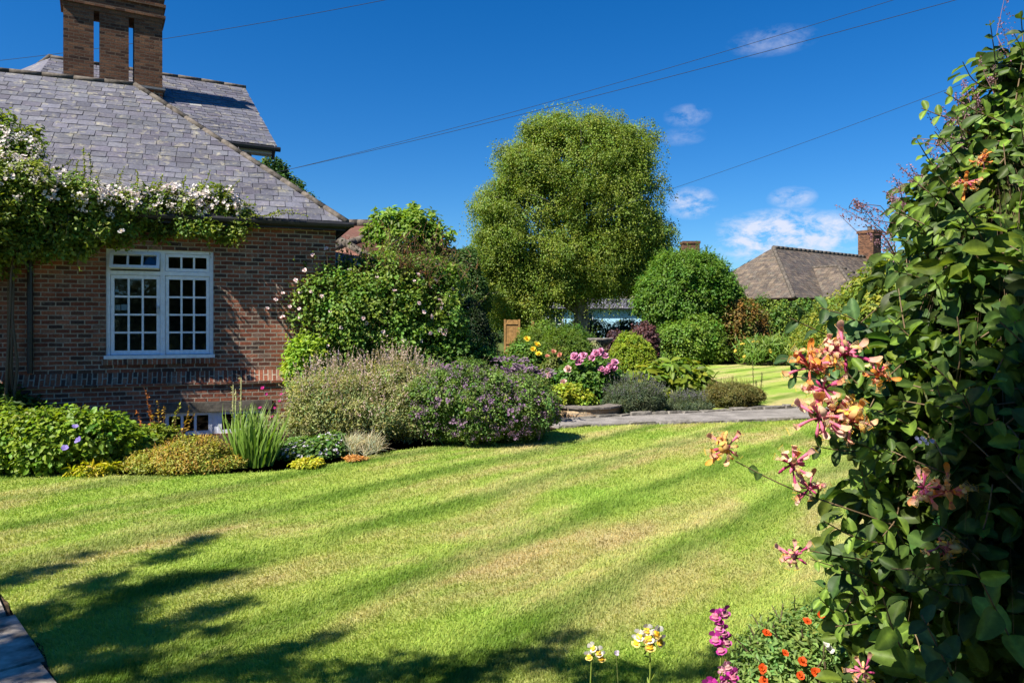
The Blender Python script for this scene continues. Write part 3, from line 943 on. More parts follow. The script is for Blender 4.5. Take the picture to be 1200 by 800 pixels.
# house hidden by the round tree: only its chimney clears the leaves
far_t, far_rf = hip_building('distant_house', 'distant house with only a squat brown chimney showing above the round tree', 9.3, 19.5, 68, 75, 2.9, 6.0, M_BRICK_STACK, TL, gauge=.6, wid=.7)
b = Batch(); q = P(809, 285, 71.5)
b.box(q[0] - 9.3 - .8, q[0] - 9.3 + .8, 3.0, 4.2, 4.6, 9.5); b.box(q[0] - 9.3 - .86, q[0] - 9.3 + .86, 2.92, 4.28, 9.5, 9.75)
link('chimney', b.mesh('chimney', M_BRICK_STACK, uv=True), far_t)
# tiled roof peeping past the corner of the brick house
RT = [np.array(c) for c in ((.22, .10, .07), (.19, .09, .065), (.25, .13, .09), (.2, .115, .085))]
a = P(360, 300, 19)
out_t, _ = hip_building('red_roofed_outbuilding', 'outbuilding with reddish tiled roof just past the corner of the brick house', a[0], P(436, 300, 19)[0], 19, 23.5, 3.2, 4.55, M_BRICK_STACK, RT, ov=.2, gauge=.2, wid=.22)
# garden room behind the birch: slate roof, pale blue painted front and glazing
q0, q1 = P(634, 372, 53), P(752, 372, 53)
gr = thing('garden_room', 'low garden room with slate roof and pale blue front behind the birch trunk', 'garden room', (q0[0], q0[1], 0))
GW = q1[0] - q0[0]
b = Batch(); b.box(0, GW, 0, 3, 0, 2.72, skip='tb'); link('wall', b.mesh('wall', M_BLUE, uv=True), gr)
b = Batch()
slates(b, (0, -.3, 2.76), (1, 0, 0), (0, .914, .406), lambda v: -.3, lambda v: GW + .3, 1.95, .2, .3, rng_of('groom'), SL)
b.quad((-.3, -.3, 2.74), (GW + .3, -.3, 2.74), (GW + .3, 1.5, 3.54), (-.3, 1.5, 3.54), SL[0]); b.quad((GW + .3, 3.3, 2.74), (-.3, 3.3, 2.74), (-.3, 1.5, 3.54), (GW + .3, 1.5, 3.54), SL[0])
link('roof', b.mesh('roof', M_SLATE), gr)
b = Batch(); b.box(-.3, GW + .3, -.34, -.305, 2.66, 2.76); link('fascia', b.mesh('fascia', M_DARKPAINT), gr)
for i in range(2):
    x0 = .5 + i * 2.2; w = 1.1
    b = Batch(); cross_bars(b, x0, x0 + w, 1.6, 2.55, -.05, -.003, 2, 1, .06, .04)
    f = link('window', b.mesh('window', M_WHITE), gr)
    b = Batch(); b.quad((x0 + .06, -.02, 1.65), (x0 + w - .06, -.02, 1.65), (x0 + w - .06, -.02, 2.5), (x0 + .06, -.02, 2.5)); link('pane', b.mesh('pane', M_GLASS), f)

# timber gate and fence post at the end of the garden, left of the birch
a = P(593, 387, 26); w = P(607, 387, 26)[0] - a[0]
gt = thing('timber_gate', 'small orange timber gate under the hanging branches of the birch', 'gate', (a[0], a[1], 0))
b = Batch()
for i in range(5): b.box(i * w / 5 + .001, (i + 1) * w / 5 - .001, 0, .022, .4, 1.76 + .012 * (i % 2))
link('boards', b.mesh('boards', M_TIMBER), gt)
for z in (.9, 1.6):
    b = Batch(); b.box(0, w, -.03, -.002, z, z + .07); link('rail', b.mesh('rail', M_TIMBER), gt)
for x0 in (-.075, w + .005):
    b = Batch(); b.box(x0, x0 + .07, -.02, .05, 0, 1.78); link('post', b.mesh('post', M_TIMBER), gt)
a = P(626, 384, 26)
gp = thing('fence_panel', 'weathered brown timber fence panel to the right of the orange gate', 'fence', (a[0], a[1], 0))
b = Batch()
for i in range(4): b.box(i * .11, i * .11 + .1, 0, .02, .4, 1.65)
link('boards', b.mesh('boards', plain('brown_timber', (.24, .14, .08), .8, .2, .3)), gp)
b = Batch(); b.box(-.1, -.01, -.02, .07, 0, 1.75); link('post', b.mesh('post', M_TIMBER), gp)

# retaining wall of the raised bed
line = smooth_line([G(628, 483), G(645, 487), G(662, 490), G(680, 491.5), G(700, 491.5), G(722, 490), (2.15, 13.3), (2.1, 14.4)], 2)
pts = np.array(line); n2 = np.array([[-t[1], t[0]] for t in unit(np.gradient(pts, axis=0))])
rw = thing('retaining_wall', 'low curved wall with stone coping holding up the raised peony bed', 'wall', (pts[20][0], pts[20][1], 0))
og = (pts[20][0], pts[20][1], 0)
b = Batch(); hgt = .17
for i in range(len(pts) - 1):
    a, c = pts[i], pts[i + 1]
    b.quad((*a, .0), (*c, .0), (*c, hgt), (*a, hgt))
    b.quad((*(a + n2[i] * .2), hgt), (*(c + n2[i + 1] * .2), hgt), (*(c + n2[i + 1] * .2), 0), (*(a + n2[i] * .2), 0))
M_RW = brick_material('raised_bed_brick', stops=[(0, (.30, .2, .12)), (.5, (.40, .28, .17)), (1, (.46, .35, .22))], mortar=(.36, .31, .25), bw=.4, rh=.085, ms=.008)
link('wall_face', b.mesh('wall_face', M_RW, origin=og, uv=True), rw)
b = Batch(); rng = rng_of('coping'); M_COPE = plain('coping_stone', (.17, .15, .135), .9, .15, .3, 14, .006); cum = np.concatenate([[0], np.cumsum(np.linalg.norm(np.diff(pts, axis=0), axis=1))]); s = 0
while s < cum[-1] - .3:
    ln = rng.uniform(.4, .62); e = min(s + ln - .012, cum[-1]); ks = np.linspace(s, e, 4)
    A = np.array([[np.interp(k, cum, pts[:, j]) for j in (0, 1)] for k in ks]); Nn = np.array([unit(np.array([np.interp(k, cum, n2[:, j]) for j in (0, 1)])) for k in ks])
    o_, i_ = A - Nn * .04, A + Nn * .26; z0, z1 = hgt + .002, hgt + .032 + rng.normal(0, .002)
    V = np.concatenate([np.c_[o_, np.full(4, z0)], np.c_[o_, np.full(4, z1)], np.c_[i_, np.full(4, z1)], np.c_[i_, np.full(4, z0)]])
    fq = [(r * 4 + k, r * 4 + k + 1, (r + 1) * 4 + k + 1, (r + 1) * 4 + k) for r in range(3) for k in range(3)] + [(0, 4, 8, 12), (3, 15, 11, 7)]
    b.add(V, np.array(fq), np.array([1, 1, 1.])); s += ln
link('coping_stones', b.mesh('coping_stones', M_COPE, origin=og), rw)
soil = [tuple(p + n * .2) for p, n in zip(pts, n2)]
sheet('raised_bed_soil', soil + [(2.0, 16.5), (-.2, 16.5), (-.2, 14.0)], hgt - .02, M_SOIL)

# bird bath on the far side of the middle bed
a = P(703, 398, 18.5)
bb = thing('bird_bath', 'dark stone bird bath on a pedestal among the flower beds', 'bird bath', (a[0], a[1], 0))
b = Batch(); b.lathe([(.001, 0), (.2, 0), (.2, .06), (.13, .1), (.09, .2), (.075, .5), (.09, .85), (.13, .98), (.15, 1.02), (.001, 1.02)], (0, 0, 0), (1, 1, 1), 20)
M_BATH = plain('dark_wet_stone', (.07, .065, .06), .8, .2, .3)
link('pedestal', b.mesh('pedestal', M_BATH, smooth=True), bb)
b = Batch(); b.lathe([(.001, 1.02), (.14, 1.02), (.27, 1.12), (.33, 1.2), (.35, 1.24), (.33, 1.25), (.30, 1.2), (.16, 1.14), (.001, 1.13)], (0, 0, 0), (1, 1, 1), 24)
link('basin', b.mesh('basin', M_STONE, smooth=True), bb)


# ------------------------------------------------------------------ overhead wires
def wire(label, a, c, sag, r=.012, group=None):
    a, c = np.array(a), np.array(c); t = np.linspace(0, 1, 40)[:, None]
    pts = a + (c - a) * t; pts[:, 2] -= (sag * 4 * t * (1 - t))[:, 0]
    b = Batch(); b.tube(pts, r, (1, 1, 1), 5)
    o = link('overhead_wire', b.mesh('overhead_wire', M_WIRE))
    o['label'] = label; o['category'] = 'wire'
    if group: o['group'] = group


WG = 'overhead wires crossing the sky'
wire('lower of two overhead wires fanning out above the birch, reaching furthest right', P(250, 218, 34), P(1200, -22, 22), .25, .010, WG)
wire('upper of two overhead wires fanning out above the birch, the fainter one', P(250, 219, 34), P(1130, -26, 24), .35, .009, WG)
wire('overhead wire passing behind the tall chimney stack', P(-120, 82, 30), P(560, -22, 22), .35, .009, WG)
wire('single overhead wire running down from the honeysuckle to behind the birch', P(640, 268, 40), P(1160, 86, 24), .2, .008, WG)


# ================================================================== plants
def lump(d, ph):
    return (np.sin(d[:, 0] * 3.1 + ph[0]) * np.sin(d[:, 1] * 2.7 + ph[1]) + .7 * np.sin(d[:, 2] * 5.2 + ph[2] + d[:, 0] * 3) + .5 * np.sin(d[:, 0] * 7 + d[:, 1] * 6 + ph[3])) / 1.5


def ell_area(e):
    p = 1.6075; a, b, c = e[3:6]
    return 4 * math.pi * (((a * b) ** p + (a * c) ** p + (b * c) ** p) / 3) ** (1 / p)


def crown(B, rng, ells, leaf, col, cover=4.5, clump=.22, per=36, tmpl='diamond', up=.55, out=.6, rnd=.6, droop=.2, sun_=.35, shell=.5, zmin=.03, szv=(.65, 1.25),
          lumpy=.10, var=.16, warm=.12, maxn=90000, flat=.7, young=None):
    ells = [np.array(e, float) for e in ells]
    L, W = leaf
    for e in ells:
        N = int(min(maxn, cover * ell_area(e) / (L * W * .55)))
        K = max(6, N // per)
        d = unit(rng.normal(size=(K * 2, 3)))
        ph = rng.uniform(0, 6.3, 4)
        u = rng.uniform(0, 1, K * 2)
        rad = 1 - (1 - shell) * u ** 1.7
        rad *= 1 + lumpy * lump(d, ph)
        c = e[:3] + d * rad[:, None] * e[3:6]
        keep = c[:, 2] > zmin
        for o in ells:
            if o is not e: keep &= (((c - o[:3]) / o[3:6]) ** 2).sum(1) > .36
        c = c[keep][:K]; d = d[keep][:K]; rad = rad[keep][:K]
        if len(c) == 0: continue
        nor = unit(d / e[3:6])
        size = clump * rng.uniform(.55, 1.35, len(c))
        M = len(c) * per
        ci = np.repeat(np.arange(len(c)), per)
        g = unit(rng.normal(size=(M, 3))) * (rng.uniform(0, 1, M) ** .5)[:, None]
        g -= nor[ci] * ((g * nor[ci]).sum(1) * (1 - flat))[:, None]
        pos = c[ci] + g * size[ci][:, None]
        nn = unit(nor[ci] * out + np.array(to_sun) * sun_ + np.array([0, 0, up]) + g * .5 + rng.normal(size=(M, 3)) * rnd)
        t = rng.normal(size=(M, 3)) + nor[ci] * .5 + g * .8 - np.array([0, 0, droop * 2])
        t -= nn * (t * nn).sum(1)[:, None]
        tint = (1 + var * rng.normal(size=len(c)))[ci] * (1 + .13 * rng.normal(size=M))
        wrm = (warm * rng.normal(size=len(c)))[ci] + .06 * rng.normal(size=M)
        cc = np.array(col) * np.clip(tint, .45, 1.7)[:, None]
        cc = cc * np.stack([1 + wrm, np.ones(M), 1 - .4 * wrm], 1)
        if young is not None:
            m = (rng.uniform(size=len(c)) < young[1])[ci]
            f = (rng.uniform(.3, 1, M) * m)[:, None]
            cc = cc * (1 - f) + np.array(young[0]) * f
        cc = np.clip(cc, .004, .9)
        ok = pos[:, 2] > zmin
        sc = rng.uniform(szv[0], szv[1], M)
        B.leaves(pos[ok], t[ok], nn[ok], (L * sc)[ok], (W * sc)[ok], cc[ok], tmpl)


def shoots(B, S, rng, base, tip, n_leaf, leaf, col, stemcol, r=.006, tmpl='leaf', bend=.12, spread=1.0):
    """a leafy shoot from base to tip"""
    base, tip = np.asarray(base, float), np.asarray(tip, float)
    L = np.linalg.norm(tip - base)
    t = np.linspace(0, 1, 7)[:, None]
    bow = unit(rng.normal(size=3)) * L * bend
    pts = base + (tip - base) * t + bow * np.sin(t * math.pi)
    (S if S is not None else B).tube(pts, np.linspace(r, r * .4, 7), stemcol, 5, cap=False)
    u = np.sort(rng.uniform(.12, 1, n_leaf)); pos = np.stack([np.interp(u, t[:, 0], pts[:, k]) for k in range(3)], 1)
    ax = unit(tip - base); d = unit(rng.normal(size=(n_leaf, 3)) * spread + ax * .7)
    nn = unit(np.array([0, 0, 1.]) + rng.normal(size=(n_leaf, 3)) * .5)
    sc = rng.uniform(.6, 1.1, n_leaf) * (1.1 - .5 * u)
    c = np.array(col) * np.clip(1 + .2 * rng.normal(size=(n_leaf, 1)), .5, 1.6)
    B.leaves(pos, d, nn, leaf[0] * sc, leaf[1] * sc, c, tmpl)


# ---- flowers (meshes shared between copies)
def flower_mesh(kind, r, cols, seed):
    rng = rng_of(seed); B = Batch()
    ring = lambda n, tilt, L, W, c, z=0.0, j=.2: _ring(B, rng, n, tilt, L, W, c, z, j)
    if kind == 'rose':
        ring(6, 25, r, r * .95, cols[0]); ring(5, 50, r * .8, r * .8, cols[1], .1 * r); ring(4, 72, r * .6, r * .6, cols[2], .12 * r)
    elif kind == 'peony':
        ring(8, 10, r, r * .8, cols[0]); ring(8, 38, r * .9, r * .7, cols[1], .1 * r); ring(8, 60, r * .8, r * .55, cols[0], .15 * r); ring(7, 80, r * .7, r * .45, cols[2], .2 * r, .4)
    elif kind == 'simple':
        ring(5, 12, r, r * .9, cols[0]); ring(5, 70, r * .22, r * .2, cols[1], .05 * r)
    elif kind == 'double_small':
        ring(6, 15, r, r * .85, cols[0]); ring(5, 55, r * .65, r * .6, cols[1], .08 * r); ring(4, 75, r * .35, r * .3, cols[2], .1 * r)
    elif kind == 'cluster':
        for i in range(7):
            o = rng.normal(size=3) * r * .55; o[2] *= .6
            for k in range(5):
                a = k * 1.2566 + rng.uniform(0, .4); dd = np.array([[math.cos(a), math.sin(a), .3]])
                B.leaves([o], dd, np.array([[-.3 * dd[0][0], -.3 * dd[0][1], 1]]), r * .42, r * .4, cols[i % 2], 'petal')
            B.leaves([o + np.array([0, 0, .03 * r])] * 3, unit(rng.normal(size=(3, 3))), np.array([[0, 0, 1.]] * 3), r * .14, r * .14, cols[2], 'diamond')
    me = B.mesh(kind + '_flower', M_PETAL)
    return me


def _ring(B, rng, n, tilt, L, W, c, z, j):
    a = np.arange(n) * 2 * math.pi / n + rng.uniform(0, 6)
    tl = np.radians(tilt + rng.normal(0, 8, n))
    d = np.stack([np.cos(a) * np.cos(tl), np.sin(a) * np.cos(tl), np.sin(tl)], 1)
    nn = np.stack([-np.cos(a) * np.sin(tl), -np.sin(a) * np.sin(tl), np.cos(tl)], 1)
    cc = np.array(c) * (1 + rng.normal(0, .06, (n, 1)))
    B.leaves(np.tile([[0, 0, z]], (n, 1)), d, nn, L * rng.uniform(1 - j, 1 + j * .5, n), W, np.clip(cc, 0, .95), 'petal')


def ell_surface(rng, ells, n, lo=.97, hi=1.06, face=-.15, zmin=.1, up=-.35, px=None):
    """points on the outside of a set of ellipsoids, on the sides one could see from the garden"""
    ells = [np.array(e, float) for e in ells]; ar = np.array([ell_area(e) for e in ells]); out = []; nor = []
    tries = 0
    while len(out) < n and tries < n * 80:
        tries += 1
        e = ells[rng.choice(len(ells), p=ar / ar.sum())]
        d = unit(rng.normal(size=3))
        if d[1] > -face or d[2] < up: continue
        p = e[:3] + d * e[3:6] * rng.uniform(lo, hi)
        if p[2] < zmin: continue
        if any((((p - o[:3]) / o[3:6]) ** 2).sum() < .85 for o in ells if o is not e): continue
        out.append(p); nor.append(unit(d / e[3:6]))
    return np.array(out), np.array(nor)


def put_flowers(root, name, meshes, pos, nor, rng, up=.4, scale=(.8, 1.15), origin=(0, 0, 0), limit=100, stuff_name=None):
    for i, (p, n) in enumerate(zip(pos, nor)):
        if i >= limit: break
        d = Vector(unit(n + np.array([0, 0, up]) + rng.normal(size=3) * .25))
        q = d.to_track_quat('Z', 'Y'); q = q @ Matrix.Rotation(rng.uniform(0, 6.28), 3, 'Z').to_quaternion()
        link(name, meshes[i % len(meshes)], root, tuple(np.asarray(p) - np.asarray(origin)), q.to_euler(), rng.uniform(*scale))


def stems_into(B, rng, base, ells, n, col=(.09, .065, .04), r=.012):
    for i in range(n):
        e = np.array(ells[rng.integers(len(ells))], float)
        d = unit(rng.normal(size=3)); d[2] = abs(d[2])
        tip = e[:3] + d * e[3:6] * .8
        a = np.array([base[0] + rng.normal(0, .1 * e[3]), base[1] + rng.normal(0, .1 * e[4]), .0])
        t = np.linspace(0, 1, 6)[:, None]
        pts = a + (tip - a) * t; pts[:, :2] -= ((tip - a)[:2] * .25) * np.sin(t * math.pi); pts[0, 2] = -.02
        B.tube(pts, np.linspace(r, r * .3, 6), col, 5, cap=False)


def dome(px0, px1, ptop, Yc, depth=None, base=0.0, flare=.42):
    """ellipsoid of a mound that fills these columns and reaches this row, Yc away"""
    cx = ((px0 + px1) / 2 - 600) / F * Yc; rx = (px1 - px0) / 2 / F * Yc
    top = CAMZ - (ptop - HZ) / F * Yc; H = top - base
    return [cx, Yc, base + H * flare, rx, (depth or rx * .8), H * (1 - flare)]


def extra_lobes(rng, e, n, k=.55):
    out = []
    for i in range(n):
        d = unit(rng.normal(size=3)); d[2] = abs(d[2]) * .8; d[1] *= .8
        out.append([e[0] + d[0] * e[3] * (1 - k * .8), e[1] + d[1] * e[4] * (1 - k * .8), e[2] + d[2] * e[5] * (1 - k * .95), e[3] * k * rng.uniform(.8, 1.15), e[4] * k, e[5] * k * rng.uniform(.8, 1.1)])
    return out


def shrub(name, label, cat, ells, leaf, col, group=None, lobes=4, tmpl='diamond', n_shoot=0, shoot_len=(.12, .35), stem=10, stemcol=(.09, .065, .04), mat=None, shoot_col=None, base=None, fol='foliage', **kw):
    rng = rng_of(name + label)
    e0 = ells[0]
    bx = base or (e0[0], e0[1])
    zb = kw.pop('zb', 0.0)
    t = thing(name, label, cat, (bx[0], bx[1], zb), 0, group)
    og = (bx[0], bx[1], zb)
    full = list(ells) + (extra_lobes(rng, e0, lobes) if lobes else [])
    B = Batch(); crown(B, rng, full, leaf, col, tmpl=tmpl, zmin=zb + .03, **kw)
    S = Batch(); stems_into(S, rng, bx, ells, stem, stemcol, r=max(.006, .012 * e0[5]))
    if n_shoot:
        pos, nor = ell_surface(rng, full, n_shoot, .85, .95, -.9, zb + .15, -.1)
        for p, n in zip(pos, nor):
            d = unit(n * .8 + np.array([0, 0, .8]) + rng.normal(size=3) * .35)
            shoots(B, S, rng, p, p + d * rng.uniform(*shoot_len), rng.integers(7, 13), leaf, shoot_col or col, stemcol, .004, tmpl)
    link(fol, B.mesh(fol, mat or M_LEAF, origin=og), t)
    link('stems', S.mesh('stems', M_STEM, origin=og, join=True), t)
    return t, full, rng, og


def spikes_mesh(rng, pos, dirs, length, col, tip, fl, flcol, n_fl=14, frac=.55, rst=.0025):
    B = Batch()
    for p, d in zip(pos, dirs):
        L = length * rng.uniform(.6, 1.2); e = p + unit(d) * L
        B.tube([p, (p + e) / 2 + rng.normal(0, L * .03, 3), e], [rst, rst, rst * .7], col, 3, cap=False)
        u = rng.uniform(1 - frac, 1, n_fl)[:, None]
        c = np.array(flcol[rng.integers(len(flcol))]) * rng.uniform(.75, 1.25, (n_fl, 1))
        B.leaves(p + (e - p) * u, rng.normal(size=(n_fl, 3)) + unit(d) * .6, rng.normal(size=(n_fl, 3)), fl[0] * rng.uniform(.6, 1.2, n_fl), fl[1], np.clip(c, 0, .9), 'diamond')
    return B


def tree(name, label, base, height, ells, leaf, col, trunk_r, cat='tree', bark=None, group=None, limbs=14, lean=(0, 0), crown_kw=None, low=.3):
    rng = rng_of(name + label)
    t = thing(name, label, cat, (base[0], base[1], 0), 0, group); og = (base[0], base[1], 0)
    B = Batch(); crown(B, rng, ells, leaf, col, **(crown_kw or {}))
    T = Batch(); L = Batch()
    tz = np.linspace(0, 1, 9)
    tp = np.array([[base[0] + lean[0] * z + .06 * trunk_r * 10 * math.sin(z * 4) * .3, base[1] + lean[1] * z, height * .8 * z - .05] for z in tz])
    T.tube(tp, trunk_r * np.array([1.35, 1.05, .95, .85, .72, .58, .44, .3, .15]), (1, 1, 1), 10)
    for i in range(limbs):
        e = np.array(ells[rng.integers(len(ells))], float); d = unit(rng.normal(size=3))
        tip = e[:3] + d * e[3:6] * .8
        z0 = np.clip(rng.uniform(low, .9), 0, min(.95, max(low, tip[2] / (height * .8) - .05)))
        a = np.array([np.interp(z0, tz, tp[:, k]) for k in range(3)])
        s = np.linspace(0, 1, 7)[:, None]; pts = a + (tip - a) * s; pts[:, 2] += (np.sin(s * math.pi) * .08 * np.linalg.norm(tip - a))[:, 0]
        pts += rng.normal(0, .02, pts.shape) * np.linalg.norm(tip - a) * s
        L.tube(pts, trunk_r * (1 - z0 * .6) * np.linspace(.45, .08, 7), (1, 1, 1), 6, cap=False)
    link('crown', B.mesh('crown', M_LEAF, origin=og), t)
    link('trunk', T.mesh('trunk', bark or M_BARK, smooth=True, origin=og), t)
    link('limbs', L.mesh('limbs', bark or M_BARK, smooth=True, origin=og), t)
    return t


def E(px, py, Y, rpx, rpy, ry, dy=0.0):
    c = P(px, py, Y); return [c[0], Y + dy, c[2], rpx / F * Y, ry, rpy / F * Y]


# ------------------------------------------------------------------ the birch
rng = rng_of('birch')
YB = 40.0
BE = [E(672, 190, YB, 84, 56, 4.0), E(630, 262, YB, 70, 74, 3.8), E(724, 236, YB, 56, 72, 3.7), E(598, 318, YB, 34, 48, 2.6), E(684, 300, YB, 72, 30, 3.4), E(748, 285, YB, 38, 40, 2.6), E(616, 200, YB, 30, 34, 2.6), E(736, 188, YB, 30, 38, 2.6), E(646, 158, YB, 32, 22, 2.2), E(698, 154, YB, 36, 20, 2.4), E(580, 240, YB, 26, 30, 2.0), E(640, 326, YB, 44, 26, 2.6), E(720, 318, YB, 44, 26, 2.6), E(592, 350, YB, 32, 38, 2.4), E(622, 352, YB, 28, 34, 2.4), E(578, 300, YB, 24, 40, 2.0), E(752, 322, YB, 26, 26, 1.8), E(676, 334, YB, 40, 18, 2.4)]
bt = P(679, 392, YB)
bird = thing('birch_tree', 'tall weeping birch with a broad flat-topped yellow-green crown', 'tree', (bt[0], YB, 0))
og = (bt[0], YB, 0)
B = Batch(); BC = (.104, .152, .022)
# separate boughs with gaps of sky between them
boughs = []
for e in BE:
    e = np.array(e); n = max(6, int(ell_area(e) * .26))
    d = unit(rng.normal(size=(n, 3)))
    c = e[:3] + d * e[3:6] * (.92 - .5 * rng.uniform(0, 1, (n, 1)) ** 1.5)
    for q in c: r = rng.uniform(.4, .95); boughs.append([*q, r * 1.15, r * 1.15, r * rng.uniform(.5, .9)])
crown(B, rng, boughs, (.10, .07), BC, cover=.65, clump=.36, per=36, shell=.25, up=.45, lumpy=.25, var=.16, warm=.12, droop=.5, maxn=3000, zmin=1.0)
crown(B, rng, BE, (.10, .07), BC, cover=.8, clump=.45, per=30, shell=.3, up=.45, lumpy=.2, var=.16, droop=.5, maxn=22000, zmin=1.0)
# hanging twigs strung with leaves
pos, dd, nn, cc = [], [], [], []
for e in boughs:
    e = np.array(e); n = int(ell_area(e) * 3.9)
    d = unit(rng.normal(size=(n, 3))); d[:, 2] = np.abs(d[:, 2]) * np.where(rng.uniform(size=n) < .75, 1, -1)
    st = e[:3] + d * e[3:6] * (1 - .45 * rng.uniform(0, 1, n) ** 1.6)[:, None] * (1 + .1 * lump(d, rng.uniform(0, 6, 4)))[:, None]
    Ls = rng.uniform(.4, 2.1, n); m = 15
    u = np.tile(np.linspace(0.03, 1, m), (n, 1)) + rng.normal(0, .03, (n, m))
    outd = unit(d * np.array([1, 1, 0]) + 1e-6)
    p = st[:, None, :] + outd[:, None, :] * (.34 * np.sqrt(np.clip(u, 0, 2)) * Ls[:, None])[:, :, None] + np.array([0, 0, -1.]) * (u ** 1.3 * Ls[:, None])[:, :, None] + rng.normal(0, .035, (n, m, 3))
    p = p.reshape(-1, 3); M = len(p)
    tint = np.repeat(1 + .2 * rng.normal(size=n), m) * (1 + .12 * rng.normal(size=M))
    c = np.array(BC) * np.clip(tint, .45, 1.7)[:, None] * np.stack([1 + np.repeat(.1 * rng.normal(size=n), m), np.ones(M), np.ones(M)], 1)
    t = rng.normal(size=(M, 3)) * .7 + np.array([0, 0, -.9]); q = unit(np.repeat(d, m, axis=0) * .8 + np.array([0, -.1, .35]) + rng.normal(size=(M, 3)) * .55)
    ok = p[:, 2] > 1.2
    pos.append(p[ok]); dd.append(t[ok]); nn.append(q[ok]); cc.append(c[ok])
pos, dd, nn, cc = map(np.concatenate, (pos, dd, nn, cc)); sc = rng.uniform(.7, 1.25, len(pos))
B.leaves(pos, dd, nn, .10 * sc, .066 * sc, np.clip(cc, .01, .9), 'diamond')
link('crown', B.mesh('crown', M_LEAF, origin=og), bird)
T = Batch(); tz = np.linspace(0, 1, 10)
tp = np.array([[bt[0] + .12 * math.sin(z * 3), YB, -.05 + z * 8.4] for z in tz]); tp[:, 0] += .12 * np.sin(tz * 11); tp[:, 1] += .1 * np.sin(tz * 8)
T.tube(tp, .46 * np.array([1.3, 1.02, .92, .84, .74, .62, .5, .38, .26, .12]), (1, 1, 1), 12)
link('trunk', T.mesh('trunk', M_BIRCHBARK, smooth=True, origin=og), bird)
Lm = Batch()
for i in range(34):
    e = np.array(BE[rng.integers(len(BE))]); d = unit(rng.normal(size=3)); d[2] = abs(d[2]); tip = e[:3] + d * e[3:6] * .85
    z0 = np.clip(rng.uniform(.28, .9), .2, max(.25, (tip[2] - 1.0) / 8.4)); a = np.array([np.interp(z0, tz, tp[:, k]) for k in range(3)])
    s = np.linspace(0, 1, 8)[:, None]; pts = a + (tip - a) * s; pts[:, 2] += (np.sin(s * math.pi) * .14 * np.linalg.norm(tip - a))[:, 0]
    Lm.tube(pts, np.linspace(.15, .022, 8) * (1.15 - z0 * .5), (1, 1, 1), 6, cap=False)
link('limbs', Lm.mesh('limbs', M_BIRCHBARK, smooth=True, origin=og), bird)

# ------------------------------------------------------------------ trees and hedges at the end of the garden
tree('round_tree', 'dense round-headed green tree to the right of the birch', (P(806, 400, 31)[0], 31), 5.0,
     [E(806, 346, 31, 54, 50, 1.9), E(778, 350, 31, 32, 34, 1.4), E(836, 346, 31, 27, 36, 1.3), E(805, 320, 31, 40, 26, 1.4)], (.11, .072), (.060, .125, .016), .16,
     crown_kw=dict(cover=3.4, clump=.3, per=40, up=.7, lumpy=.2, shell=.55, var=.14, droop=.5, zmin=.4))
tree('walnut_tree', 'bright green large-leaved tree standing behind the climbing rose', (P(482, 420, 19)[0], 19.0), 4.6,
     [E(482, 278, 19, 34, 34, .8), E(462, 262, 19, 22, 18, .5), E(508, 284, 19, 26, 22, .6), E(486, 258, 19, 18, 16, .4), E(440, 274, 19, 13, 9, .3), E(475, 330, 19, 50, 45, 1.0)], (.15, .085), (.10, .17, .025), .12,
     limbs=22, crown_kw=dict(cover=2.0, clump=.2, per=14, shell=.4, tmpl='leaf', up=.7, lumpy=.18, var=.2, zmin=.8))
HG = 'dark evergreens beyond the flower beds'
tree('dark_conifer', 'dark evergreen tree between the walnut and the birch', (P(548, 400, 36)[0], 36), 5.2,
     [E(546, 322, 36, 15, 32, 1.2), E(530, 328, 36, 18, 34, 1.2), E(554, 350, 36, 20, 34, 1.2)], (.16, .07), (.04, .08, .02), .15,
     crown_kw=dict(cover=3, clump=.32, per=36, up=.3, zmin=.3))
tree('tall_poplar', 'dark leafy tree top showing between the roof of the house and the sky', (P(318, 250, 34)[0], 34), 9.2,
     [E(318, 200, 34, 16, 14, 1.0), E(332, 222, 34, 20, 18, 1.2), E(352, 246, 34, 22, 22, 1.2), E(325, 250, 34, 30, 40, 1.4)], (.15, .10), (.04, .085, .02), .18,
     crown_kw=dict(cover=3, clump=.3, per=30, zmin=1.0))


rng = rng_of('round shoots')
rt = [o for o in COL.objects if o.name == 'round_tree'][0]; ro = np.array(rt.location); RTE = [E(806, 346, 31, 54, 50, 1.9), E(805, 320, 31, 40, 26, 1.4), E(778, 350, 31, 32, 34, 1.4), E(836, 346, 31, 27, 36, 1.3)]
B = Batch(); pos, nor = ell_surface(rng, RTE, 190, .92, 1.02, -.9, .8, -.3)
for p, n in zip(pos, nor): shoots(B, None, rng, p, p + unit(n + np.array([0, 0, .5]) + rng.normal(size=3) * .35) * rng.uniform(.2, .6), 16, (.11, .07), (.075, .15, .02), (.08, .09, .03), .008, 'diamond')
link('young_shoots', B.mesh('young_shoots', M_LEAF, origin=ro), rt)


def hedge(name, label, segs, leaf, col, cat='hedge', **kw):
    """hedge along a line: overlapping uneven masses of leaves on many stems"""
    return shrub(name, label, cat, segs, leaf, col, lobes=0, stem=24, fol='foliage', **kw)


rr = rng_of('hedges')


def hedge_line(p0, p1, Y0, Y1, ptop0, ptop1, n, ry):
    out = []
    for i in range(n):
        t = i / (n - 1); Y = Y0 + (Y1 - Y0) * t; px = p0 + (p1 - p0) * t; top = ptop0 + (ptop1 - ptop0) * t
        c = P(px, top, Y); H = c[2] * rr.uniform(.93, 1.05)
        out.append([c[0], Y, H * .45, abs(p1 - p0) / F * Y / n * .85, ry, H * .55])
    return out


